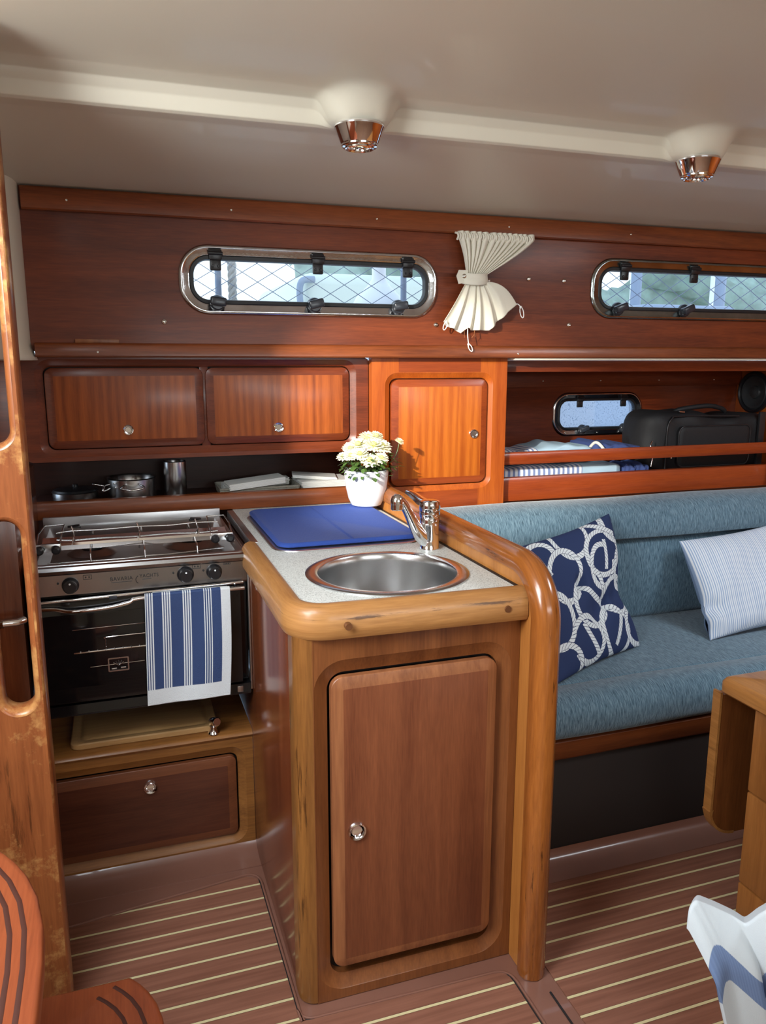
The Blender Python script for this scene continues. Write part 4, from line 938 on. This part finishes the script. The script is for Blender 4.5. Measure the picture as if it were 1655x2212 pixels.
bm = bmesh.new(); addtube(bm, [XZ(a, b, 2.597) for a, b in rrect(2.14, .95, 2.50, 1.115, .03)], .003, 8, True); addtube(bm, smoothpath([(2.09, 2.607, .94), (2.09, 2.607, 1.10), (2.11, 2.61, 1.145), (2.16, 2.615, 1.155), (2.45, 2.615, 1.15)], 6), .0035, 8)
link('piping', me_from(bm), 'bagtrim', bgt, smooth=50)
bm = bmesh.new(); addtube(bm, smoothpath([(2.19, 2.70, 1.165), (2.22, 2.69, 1.178), (2.34, 2.68, 1.190), (2.42, 2.69, 1.178), (2.45, 2.70, 1.165)], 6), .010, 10); link('carry_handle', me_from(bm), 'bag', bgt, smooth=50)
bm = bmesh.new(); addtube(bm, smoothpath([(2.015, 2.60, 1.06), (2.0, 2.59, 1.04), (2.02, 2.585, 1.02), (2.012, 2.585, 1.0), (2.005, 2.585, .96)], 5), .003, 8); link('clip', me_from(bm), 'chrome', bgt, smooth=50)
tube('zip_pull', 'chrome', [(2.16, 2.63, 1.172), (2.185, 2.63, 1.170)], .004, 8, False, bgt)
lathe('rivet', 'chrome', [(0, 2.600), (.004, 2.598), (.005, 2.605)], (2.11, 0, .99), 'y', 12, bgt)
box('side_strap', 'bagtrim', 2.545, 2.575, 2.598, 2.61, .93, 1.165, .002, bgt)
# speaker
spk = thing('wall_speaker', 'round black speaker mounted on the bulkhead at the end of the saloon shelf', 'speaker', (2.737, 2.83, 1.235))
lathe('basket', 'black', [(.092, 2.737), (.094, 2.730), (.092, 2.722), (.084, 2.719), (.078, 2.723), (.076, 2.729)], (0, 2.835, 1.235), 'x', 56, spk)
lathe('cone', 'cone', [(.077, 2.728), (.070, 2.724), (.060, 2.727), (.052, 2.733), (.030, 2.736), (.026, 2.728), (.012, 2.724), (0, 2.723)], (0, 2.835, 1.235), 'x', 56, spk)

# ================================================================== SNAP FASTENERS AND CURTAIN
sn = [(.150, 1.487, 'steel snap stud on the panel below the left corner of the long window'), (1.018, 1.491, 'steel snap stud beside the lower left cord loop of the curtain'),
      (1.206, 1.637, 'dark snap stud in the shadow right beside the curtain tie'), (1.358, 1.648, 'steel snap stud, left one of the pair right of the curtain'),
      (1.495, 1.646, 'steel snap stud, right one of the upper pair near the right window'), (1.522, 1.498, 'steel snap stud low on the panel beside the right window')]
s0 = None
for x_, z_, lb in sn:
    if s0 is None: s0 = lathe('snap_stud', 'screw', [(0, -.007), (.0025, -.0075), (.0042, -.006), (.0038, -.004), (.0065, -.003), (.0078, 0), (.0078, .001)], (0, 0, 0), 'y', 20); o = s0
    else: o = s0.copy(); COL.objects.link(o)
    o.location = (x_, YU-.001, z_); tag(o, lb, 'snap stud', 'snap studs on the cabin side')
cu = thing('curtain', 'small cream curtain gathered by a tie between the two upper windows', 'curtain', (1.15, 2.44, 1.784))
rs = np.random.RandomState(4)
PH = np.cumsum(rs.uniform(.6, 1.5, 200))
def pleat(U, n_, sharp=1.0):
    return np.sin(U*2*PI*n_+1.6*np.sin(U*9.0)+.8*np.sin(U*23))
def upper_fn(U, V):
    xt = 1.078+.274*U; xb = 1.112+.070*U
    dr = np.where(U > .8, .0, 0)
    t = V**(1.0-.0*U)
    bend = np.clip((V-.12)/.88, 0, 1)
    x = xt+(xb-xt)*(bend**(.85+.35*U))
    zt_ = 1.786; z = zt_-V*(.134)
    A = .011*(1-.55*V); y = 2.432-.004+A*pleat(U, 13)*.9-.010*np.sin(PI*V)
    x = x+.0035*pleat(U+.02, 13)*(1-V)
    return x, y, z
gridmesh('upper_drape', 'cloth', 420, 60, upper_fn, parent=cu, thick=.0015)
def lower_fn(U, V):
    xt = 1.112+.068*U; ct = np.interp(U, [0, .15, .3, .45, .62, .8, .92, 1], [1.030, 1.058, 1.085, 1.118, 1.165, 1.225, 1.262, 1.298])
    zb = np.interp(U, [0, .08, .30, .36, .45, .50, .72, .80, .86, 1], [1.500, 1.486, 1.470, 1.464, 1.482, 1.474, 1.474, 1.500, 1.515, 1.560])
    x = xt+(ct-xt)*V**.9; z = 1.630+(zb-1.630)*V**np.where(U > .8, 1.25, 1)+np.where(U > .75, .012*np.sin(PI*V)*(U-.75)*4, 0)
    y = 2.432-.012*np.sin(PI*np.clip(V*1.0, 0, 1))+.010*(.25+.75*V)*pleat(U*.9+.1, 6)-.006
    return x, y, z
gridmesh('lower_drape', 'cloth', 360, 50, lower_fn, parent=cu, thick=.0015)
# gathered header tape
bm = bmesh.new()
for k in range(34):
    x = 1.072+.0080*k+random.uniform(-.002, .002); addtube(bm, smoothpath([(x, 2.430, 1.780), (x+.002, 2.418, 1.777), (x+.004, 2.415, 1.768), (x+.003, 2.422, 1.758)], 4), .0035, 6)
link('gathered_header', me_from(bm), 'cloth', cu, smooth=50)
# hem band
tb = gridmesh('tie_band', 'cloth', 50, 12, lambda U, V: (1.096+.090*U, 2.432-.028*np.sin(PI*np.clip(U, .02, .98))**.5+.002*np.sin(V*7), 1.657-.036*V-.006*np.sin(PI*U)+.003*U), parent=cu, thick=.003)
bm = bmesh.new(); addloft(bm, [[(1.112, d, 1.664), (1.080, d, 1.664), (1.072, d, 1.645), (1.080, d, 1.620), (1.104, d, 1.624), (1.112, d, 1.640)] for d in (2.418, 2.421)], True, True); link('tie_tab', me_from(bm), 'cloth', cu)
lathe('snap_button', 'screw', [(0, 2.413), (.004, 2.413), (.0072, 2.415), (.0078, 2.419)], (1.0985, 0, 1.645), 'y', 20, cu)
def cord(pts, loop_c, lw, lh, ang, nm='cord_loop'):
    bm = bmesh.new(); addtube(bm, smoothpath(pts, 5), .0016, 7)
    c = Vector(pts[-1]); L = []
    for k in range(20):
        a = 2*PI*k/20; u = math.sin(a)*lw; v = (1-math.cos(a))*lh/2
        L.append((c.x+u*math.cos(ang)+v*math.sin(ang), c.y-.001, c.z+u*math.sin(ang)-v*math.cos(ang)))
    addtube(bm, L, .0016, 7, True); bmesh.ops.create_icosphere(bm, subdivisions=2, radius=.0045, matrix=Matrix.Translation(c))
    link(nm, me_from(bm), 'cordw', cu, smooth=50)
cord([(1.118, 2.424, 1.48), (1.113, 2.412, 1.455), (1.116, 2.410, 1.428)], None, .0055, .026, .5)
cord([(1.285, 2.43, 1.558), (1.300, 2.424, 1.562), (1.312, 2.424, 1.552)], None, .0065, .036, .25)
cord([(1.052, 2.43, 1.512), (1.042, 2.425, 1.502), (1.040, 2.422, 1.498)], None, .0055, .026, -.35)
bm = bmesh.new(); addtube(bm, smoothpath([(1.145, 2.43, 1.480), (1.143, 2.425, 1.462), (1.134, 2.424, 1.450)], 4), .001, 5); addtube(bm, smoothpath([(1.145, 2.43, 1.470), (1.146, 2.424, 1.452)], 4), .001, 5); link('loose_tape', me_from(bm), 'bevel', cu); bm = bmesh.new(); addtube(bm, smoothpath([(1.108, 2.43, 1.48), (1.107, 2.424, 1.450)], 4), .001, 5); link('loose_tape', me_from(bm), 'bevel', cu)

# ================================================================== CEILING LAMPS
def lamp(x, y, lb):
    z = 1.8825
    t = thing('ceiling_lamp', lb, 'ceiling lamp', (x, y, z), 'chrome downlights on the ceiling ridge')
    lathe('housing', 'chrome', [(.0545, .002), (.0560, -.001), (.0560, -.004), (.0540, -.008), (.0420, -.036), (.0405, -.038), (.0400, -.041), (.0385, -.043), (.0330, -.044), (.0320, -.047), (.0290, -.0475), (.0270, -.044), (.0235, -.043), (.0225, -.046), (.0210, -.0465), (.0200, -.043), (.0195, -.036)], (0, 0, 0), 'z', 64, t, smooth=25, local=True)
    lathe('lens', 'lens', [(.0195, -.038), (.012, -.0395), (0, -.040)], (0, 0, 0), 'z', 32, t, local=True)
    return t
l0 = lamp(LAMPS[0][0], LAMPS[0][1]-.004, 'tapered chrome ceiling lamp above the long left window')
l1 = copy_tree(l0); l1.location = (LAMPS[1][0], LAMPS[1][1]-.004, 1.8825); l1['label'] = 'tapered chrome ceiling lamp at the right above the saloon'

# ================================================================== SETTEE
se = thing('settee', 'long built-in saloon settee upholstered in blue chenille on a wooden base', 'sofa', (1.9, 1.9, 0))
SXA, SXB = .850, 3.35
def xsec(name, mat, sec, x0, x1, parent, nx=60, sag=0, uvm=1.0, label=None):
    sec = [Vector(p) for p in sec]; Ls = [0]
    for a, b in zip(sec, sec[1:]): Ls.append(Ls[-1]+(b-a).length)
    bm = bmesh.new(); uvl = bm.loops.layers.uv.new('UVMap'); rows = []
    for i in range(nx+1):
        x = x0+(x1-x0)*i/nx; rows.append([bm.verts.new((x, p.x+.0015*math.sin(x*7+p.y*20), p.y+.0015*math.sin(x*9+p.x*14))) for p in sec])
    for i in range(nx):
        for j in range(len(sec)-1):
            f = bm.faces.new((rows[i][j], rows[i][j+1], rows[i+1][j+1], rows[i+1][j]))
            xa, xb = x0+(x1-x0)*i/nx, x0+(x1-x0)*(i+1)/nx
            for lp, uv in zip(f.loops, ((xa, Ls[j]), (xa, Ls[j+1]), (xb, Ls[j+1]), (xb, Ls[j]))): lp[uvl].uv = uv
    bm.faces.new(rows[0]); bm.faces.new(rows[-1])
    bmesh.ops.recalc_face_normals(bm, faces=bm.faces)
    return link(name, me_from(bm, recalc=False), mat, parent, smooth=50, label=label)
def rsec(pts, r, n=6): return rounded(pts, r, n)
# seat with front bolster (y,z)
bol = smoothpath([(1.99, .395, 0), (1.89, .432, 0), (1.865, .444, 0), (1.845, .450, 0), (1.80, .455, 0), (1.765, .444, 0), (1.742, .410, 0), (1.742, .365, 0), (1.758, .335, 0), (1.80, .328, 0), (1.99, .328, 0)], 5)
xsec('front_bolster', 'uph', [(p.x, p.y) for p in bol], SXA, SXB, se)
seat = rsec([(1.868, .36), (1.868, .444), (2.05, .452), (2.42, .444), (2.42, .36)], [.0, .014, .1, .0, 0])
xsec('seat_cushion', 'uph', seat, SXA, SXB, se)
bk = rsec([(2.345, .43), (2.298, .455), (2.275, .60), (2.290, .742), (2.33, .752), (2.44, .75), (2.46, .43)], [.02, .02, .08, .02, 0, 0, 0])
xsec('back_cushion', 'uph', bk, SXA, SXB, se)
hb = rsec([(2.30, .752), (2.262, .756), (2.250, .80), (2.285, .875), (2.38, .893), (2.462, .872), (2.462, .752)], [.0, .02, .04, .04, .05, .02, 0])
xsec('back_bolster', 'uph', hb, SXA, SXB, se)
# board, dark base
xprism('front_rail', 'railb', [(1.765, .268), (1.760, .275), (1.760, .322), (1.768, .328), (1.80, .328), (1.80, .268)], .848, 3.37, se)
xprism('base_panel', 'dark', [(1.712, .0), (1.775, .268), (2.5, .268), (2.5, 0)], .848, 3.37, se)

# ================================================================== PILLOWS
def pillow(name, mat, P, thickness, colr, n_=120, dents=(), puff=.5, nz=1.0, seed=0, pinch=.03, waist=0):
    """P: corners TL,TR,BR,BL as world vectors; both faces as one closed surface"""
    TL, TR, BR, BL = [Vector(p) for p in P]; N = ((TR-TL).cross(BL-TL)).normalized()
    if N.y > 0: N = -N
    def side(sgn):
        def fn(U, V):
            a = np.array(TL)[None, None]*((1-U)*(1-V))[..., None]+np.array(TR)[None, None]*(U*(1-V))[..., None]+np.array(BR)[None, None]*(U*V)[..., None]+np.array(BL)[None, None]*((1-U)*V)[..., None]
            ctr = np.array((TL+TR+BR+BL)/4)
            e = (4*U*(1-U))*(4*V*(1-V)); h = thickness*np.clip(e, 0, 1)**puff
            pin = pinch*(np.sin(PI*U)*(np.abs(2*V-1)**3)+np.sin(PI*V)*(np.abs(2*U-1)**3))
            a = a+(ctr-a)*pin[..., None]
            a = a-np.array((TR-TL).normalized())*(waist*U*np.exp(-((V-.58)/.2)**2))[..., None]
            for du, dv, dd, dr in dents: h = h-dd*np.exp(-(((U-du)/dr)**2+((V-dv)/dr)**2))
            h = h+nz*.003*(np.sin(U*11+V*7+seed)+np.sin(V*17-U*5+seed*2)*.6)*e
            a = a+np.array(N)*(sgn*h)[..., None]
            return a[..., 0], a[..., 1], a[..., 2]
        return fn
    root = D.objects.new(name, None)
    f = gridmesh(name, mat, n_, n_, side(1), colr)
    b = gridmesh('t', mat, 60, 60, side(-1), colr)
    # join the two faces into one mesh
    bm = bmesh.new(); bm.from_mesh(f.data)
    ofs = len(bm.verts); bm.from_mesh(b.data); me = f.data; bmb = b.data
    bm.to_mesh(me); bm.free(); D.objects.remove(b); D.objects.remove(root)
    me.shade_smooth(); return f
NV = np.array(S(46, 60, 98)[:3]); RW = np.array(S(226, 234, 238)[:3])
RINGS = [(.10, .16, .13), (.44, .02, .20), (.74, .27, .19), (.70, .36, .15), (.28, .34, .17), (1.0, .08, .16), (.50, .56, .19), (.10, .62, .17), (.86, .60, .15), (.36, .82, .16), (.70, .84, .17), (1.0, .86, .15), (.10, .95, .15), (.98, .42, .12)]
LINES = [(.78, .18, .74, .40), (.05, .1, .12, .42), (.40, .44, .66, .62), (.34, .70, .44, .94), (.80, .74, .66, .94), (.86, -.05, .84, .14), (.60, -.02, .95, .16)]
def rope_col(u, v):
    c = np.tile(NV, (len(u), 1)); HW = .0205
    def paint(q, s, ok):
        tw = (s/.031+q*30) % 1; m0 = (np.abs(q) < HW+.003) & ok; c[m0] = NV; m1 = (np.abs(q) < HW) & ok & (tw > .15); c[m1] = RW
    for i, (cx, cy, r) in enumerate(RINGS):
        ec = 1+.14*math.sin(i*2.1); dx = (u-cx)*ec; dy = (v-cy)/ec; q = np.hypot(dx, dy)-r; a = np.arctan2(dy, dx)
        gap = ((a-i*1.7) % (2*PI)) < (1.1 if i % 3 == 0 else 0); paint(q, a*r*(1 if i % 2 else -1), ~gap)
    for x0, y0, x1, y1 in LINES:
        L = math.hypot(x1-x0, y1-y0); tx, ty = (x1-x0)/L, (y1-y0)/L; s = (u-x0)*tx+(v-y0)*ty; q = -(u-x0)*ty+(v-y0)*tx
        paint(q, s, (s > 0) & (s < L))
    return c
o = pillow('rope_print_pillow', 'print', [(1.165, 2.11, .805), (1.575, 2.235, .862), (1.590, 2.045, .452), (1.155, 1.845, .458)], .060, rope_col, 420, dents=((.42, .43, .035, .05), (.70, .62, .04, .06), (.85, .60, .02, .09), (.55, .66, .02, .1)), puff=.42, pinch=.05, waist=.045)
tag(o, 'navy blue cushion printed with white ropes leaning in the settee corner', 'pillow')
def st_col(u, v):
    m_ = ((u*1.0)*62 % 1) < .42
    return np.where(m_[:, None], np.array(S(150, 172, 204)[:3])[None], np.array(S(222, 228, 236)[:3])[None])
o = pillow('striped_pillow', 'print', [(1.868, 2.225, .745), (2.35, 2.235, .785), (2.33, 2.03, .470), (1.845, 2.010, .452)], .065, st_col, 400, dents=((.06, .72, .02, .07), (.04, .86, -.01, .06)), puff=.42, seed=3, pinch=.06, nz=1.6)
tag(o, 'white pillow with fine blue stripes leaning at the right on the settee', 'pillow')

# ================================================================== HANDHOLD POST
ph = thing('handhold_panel', 'worn honey wood ladder bulkhead with long hand slots at the left edge', 'panel', (-.2, 1.6, 0))
slots = [rrect(-.240, .705, -.187, 1.079, .0264, 10), rrect(-.242, 1.225, -.189, 1.627, .0264, 10)]
outl = rect(-.60, .0, -.170, 1.93)
PY0, PY1 = 1.572, 1.630
plate('panel', 'post', outl, [rrect(-.252, .693, -.175, 1.091, .0384, 10), rrect(-.254, 1.213, -.177, 1.639, .0384, 10)], PY0, PY1, XZ, ph)
sweep('rounded_edge', 'post', [(-.1705, 1.601, 0), (-.1705, 1.601, 1.93)], [(-a*.36, b) for a, b in [(-.001, -.029), (.006, -.0275), (.014, -.022), (.0195, -.012), (.0195, .012), (.014, .022), (.006, .0275), (-.001, .029)]], (0, 1, 0), ph)
for s in slots:
    s_ = [Vector((a, PY0, b)) for a, b in s]; s_.append(s_[0]); s_.append(s_[1])
    sweep('slot_rim', 'post', s_, [(-.0124, -.0004), (-.009, .0006), (-.005, .004), (-.0015, .012), (0, .024), (0, .034), (-.0015, .046), (-.005, .054), (-.009, .0574), (-.0124, .0584)], (0, 1, 0), ph, closed_ends=False)

# ================================================================== STEPS
def tread(t, lab, x0, x1, y0, y1, z, bow, th=.035, gr=(.03, .055)):
    pts = [(x0, y0), (x0, y1)]
    n_ = 14; ym = (y0+y1)/2; side_ = []
    for k in range(n_+1):
        s = -1+2*k/n_; yy = ym+(y1-y0)/2*math.sin(s*PI/2)*1.0; xx = x1-bow*(abs(math.sin(s*PI/2))**3.2)
        side_.append((xx, yy))
    outl = [(x0, y1)]+list(reversed(side_))+[(x0, y0)]
    bm = bmesh.new()
    ctr = Vector((x0, ym))
    def off(d):
        return [(px-(d if px > x0+.01 else 0)*(1 if px > x0+.01 else 0), py-(d if py > ym else -d)*min(1, abs(py-ym)/((y1-y0)/2))) for px, py in outl]
    addloft(bm, [[(a, b, zz) for a, b in off(d)] for d, zz in ((.006, z-th), (0, z-th+.006), (0, z-.006), (.003, z-.0015), (.008, z))], True, True)
    b_ = link('tread', me_from(bm), 'step', t, smooth=40, label=lab)
    for g in gr:
        path = [(px-g*1.0, ym+(py-ym)*(1-g*.6/((y1-y0)/2)), z) for px, py in side_]
        sweep('antislip_groove', 'stepgroove', path, [(-.0035, -.0005), (-.0035, .0004), (-.0015, .001), (.0015, .001), (.0035, .0004), (.0035, -.0005)], (0, 0, 1), b_)
    return t
ld = thing('companionway_ladder', 'reddish wood companionway ladder with curved grooved steps at the lower left', 'ladder', (-.3, 1.0, 0))
tread(ld, 'upper step with curved end', -.60, -.135, .55, 1.275, .60, .085, gr=(.024, .042))
tread(ld, 'lower step with rounded corner', -.60, .017, .95, 1.348, .25, .055, gr=(.030, .058))
box('side_board', 'step', -.62, -.60, .4, 1.50, .0, 1.1, .004, ld)

# ================================================================== TABLE
tb_ = thing('saloon_table', 'solid wood drop-leaf saloon table with boxed trunk at the right edge', 'table', (1.7, 1.2, 0))
xs = rounded([(1.372, .55), (1.372, 1.452), (2.6, 1.452), (2.6, .55)], [0, .02, 0, 0])
bm = bmesh.new(); addloft(bm, [[(a+(i if a < 1.5 else 0), b-(i if b > 1.2 else 0), z) for a, b in xs] for i, z in ((.006, .572), (0, .578), (0, .602), (.006, .612), (.014, .615))], True, True); link('tabletop', me_from(bm), 'table', tb_, smooth=40)
lf = [(1.392, .555), (1.392, .235)]+[(1.472-.08*math.cos(a), .235-.075*math.sin(a)) for a in [i*PI/2/8 for i in range(9)]]+[(1.60, .16), (2.6, .16), (2.6, .555)]
plate('drop_leaf', 'tableshade', lf, [], 1.462, 1.486, XZ, tb_)
# leaf edge in paler wood, the light on it put into the colour
ed = [(1.392, 1.474, .562), (1.392, 1.474, .235)]+[(x, 1.474, z) for x, z in lf[2:11]]
sweep('lit_leaf_edge', 'table', ed, [(-.003, -.013), (.004, -.013), (.004, .013), (-.003, .013)], (0, 1, 0), tb_)
bm = bmesh.new()
for z0, z1 in ((.0, .098), (.102, .345), (.349, .572)): addbox(bm, 1.402, 2.3, .70, 1.362, z0, z1, .003)
link('table_trunk', me_from(bm), 'tablez', tb_, smooth=40)

# ================================================================== CLOTH IN FRONT RIGHT
CW = np.array(S(198, 206, 212)[:3]); CB = np.array(S(112, 132, 170)[:3])
def sm(U, xs, ys, k=41):
    t = np.linspace(-.2, 1.2, 561); y = np.interp(t, xs, ys)
    w_ = np.hanning(k); y = np.convolve(np.pad(y, k//2, 'edge'), w_/w_.sum(), 'valid'); return np.interp(U, t, y)
def drape(U, V):
    # ridge along the seat back (V~.3); the cloth falls toward the viewer in two lobes
    rx = sm(U, [0, .06, .15, .30, .46, .52, .62, .80, 1], [.741, .746, .760, .785, .815, .826, .846, .890, .96], 61)
    ry = sm(U, [0, .06, .15, .30, .46, .52, .62, .80, 1], [.800, .806, .812, .805, .792, .776, .764, .750, .73], 61)
    rz = sm(U, [0, .03, .07, .15, .30, .46, .51, .58, .75, 1], [.566, .584, .596, .601, .589, .574, .568, .590, .624, .632], 25)
    fall = np.clip((V-.3)/.7, 0, 1); backf = np.clip((.3-V)/.3, 0, 1)
    crv = np.sin(np.clip(fall*5, 0, 1)*PI/2)
    fold = .030*np.exp(-((U-.50)/.05)**2)*np.clip(fall*4, 0, 1)
    x = rx+fall*.11+.05*backf; y = ry-.040*crv+fold-.04*fall+backf*.05+.008*np.sin(U*12+V*3)*fall
    z = rz-.42*fall**1.05-.04*backf-.003*crv
    return x, y, z
def drape_col(u, v):
    f = np.clip((v-.3)/.7, 0, 1); g = f-sm(u, [0, .10, .20, .30, .40, .49, .51, 1], [0, .0, .02, .05, .08, .115, .03, .06])
    m_ = ((g > .105) & (g < .225)) | ((g > .62) & (g < .80)); c = np.where(m_[:, None], CB[None], CW[None])
    return c*(1-.10*((u*300 % 1 < .5) & m_)[:, None])
o = gridmesh('striped_throw', 'print', 260, 420, drape, drape_col, thick=.006); tag(o, 'white throw with broad blue stripes draped over a seat back at the lower right', 'blanket')
sbk = box('seat_backrest', 'table', .84, 1.20, .768, .80, .0, .560, .008); tag(sbk, 'wooden seat back under the striped throw', 'seat')

# ================================================================== OUTSIDE
def netting(name, x0, x1, z0, z1, y, dx, dz, r):
    bm = bmesh.new(); s = dz/dx; n_ = int((x1-x0)/dx)+int((z1-z0)/dz)+2
    for k in range(-n_, n_):
        for sg in (1, -1):
            pts = []
            xa = x0+k*dx
            a = (xa, z0) if sg > 0 else (xa, z1); L = (z1-z0)/s
            p0 = (xa, z0 if sg > 0 else z1); p1 = (xa+L, z1 if sg > 0 else z0)
            t0 = max(0, (x0-p0[0])/L); t1 = min(1, (x1-p0[0])/L)
            if t1 <= t0: continue
            q = lambda t: (p0[0]+L*t, y+.006*math.sin(p0[0]*30+t*9), p0[1]+(p1[1]-p0[1])*t)
            addtube(bm, [q(t0), q((t0+t1)/2), q(t1)], r, 4)
    return link(name, me_from(bm), 'netm')
o = netting('safety_net', -.2, 3.8, 1.36, 1.98, 3.12, .116, .070, .0017); tag(o, 'diamond mesh safety net along the side deck outside the windows', 'net')
dk = box('side_deck', 'boatw', -1.2, 4.4, 2.985, 3.60, 1.28, 1.33, .005); tag(dk, 'white side deck below the netting outside', 'deck')
def stan(x, lb):
    o = tube('stanchion', 'boatb', [(x, 3.17, 1.33), (x, 3.17, 2.05)], .0125, 12); tag(o, lb, 'post', 'stanchions outside'); return o
stan(.402, 'slim grey post outside at the left in the long window beside the rope'); stan(1.165, 'slim grey post outside near the right end of the long window')
bm = bmesh.new()
for ph_ in (0, 2.1, 4.2): addtube(bm, [(.455+.009*math.cos(t*40+ph_), 3.16+.009*math.sin(t*40+ph_), 1.50+.5*t) for t in [i/90 for i in range(91)]], .0095, 6)
o = link('hanging_rope', me_from(bm), 'rope', smooth=50); tag(o, 'twisted pale rope hanging outside beside the left post', 'rope')
o = lathe('fender', 'boatw', [(0, 1.331), (.04, 1.34), (.11, 1.40), (.135, 1.48), (.13, 1.58), (.10, 1.64), (.05, 1.69), (.03, 1.72), (.03, 1.78), (0, 1.80)], (1.11, 3.33, 0), 'z', 40); tag(o, 'round white fender hanging outside near the right end of the long window', 'fender')
nb = thing('neighbouring_boat', 'white motor boat moored alongside seen through the long window', 'boat', (1.2, 5.2, .6))
bm = bmesh.new(); addbox(bm, -2.0, 3.6, 5.3, 7.2, .3, 1.62, .1, 3); link('hull', me_from(bm), 'boatw', nb, smooth=40)
bm = bmesh.new(); addbox(bm, 1.22, 3.4, 5.28, 7.0, 1.50, 1.95, .08, 3); link('cabin_side', me_from(bm), 'boatc', nb, smooth=40)
bm = bmesh.new(); addtube(bm, smoothpath([(1.30, 5.26, 1.90), (1.21, 5.25, 1.88), (1.20, 5.25, 1.75), (1.24, 5.25, 1.60)], 6), .022, 8); link('cabin_edge', me_from(bm), 'boatb', nb, smooth=50)
hl = gridmesh('wooded_hillside', 'tree', 80, 30, lambda U, V: (8+60*U, 34+6*V+2*np.sin(U*40+V*7), -1+(9+2.5*np.sin(U*13)+1.2*np.sin(U*37))*V+.5*np.sin(U*90+V*30)*V)); tag(hl, 'pale wooded hillside beyond the marina seen in the right window', 'hill')
k = 0
for x_, y_, h_, m__ in ((10.4, 16, 9, 'boatw'), (12.3, 17, 10, 'boatw'), (13.2, 15, 9, 'boatb'), (15.6, 18, 10, 'boatw'), (11.3, 15.5, 8, 'boatb'), (14.3, 16.5, 9, 'boatw')):
    lb = ['first thin white mast from the left in the right window', 'second white mast in the right window', 'blue-grey mast right of the middle masts', 'far white mast toward the right edge of the right window', 'thin blue-grey mast between the left white masts', 'white mast beside the blue-grey mast'][k]; k += 1
    o = tube('sailboat_mast', m__, [(x_, y_, 0), (x_, y_, h_)], .075 if m__ == 'boatw' else .12, 8); tag(o, lb, 'mast', 'masts in the marina')
mb = thing('moored_sailboat', 'white sailboat hull with dark windows moored below the masts', 'boat', (11.5, 13, 0))
bm = bmesh.new(); addbox(bm, 7.5, 15.5, 12.2, 14.2, .0, 2.1, .3, 3); link('hull', me_from(bm), 'boatw', mb, smooth=40)
bm = bmesh.new(); addbox(bm, 9.4, 11.6, 12.6, 13.8, 2.0, 2.40, .15, 3); link('coachroof', me_from(bm), 'boatb', mb, smooth=40)
o = box('ground_water', 'sea', -60, 90, 2.99, 120, -1.6, -1.5, 0, smooth=False); o.name = 'harbour_water'; tag(o, 'pale harbour water outside the boat', 'water')
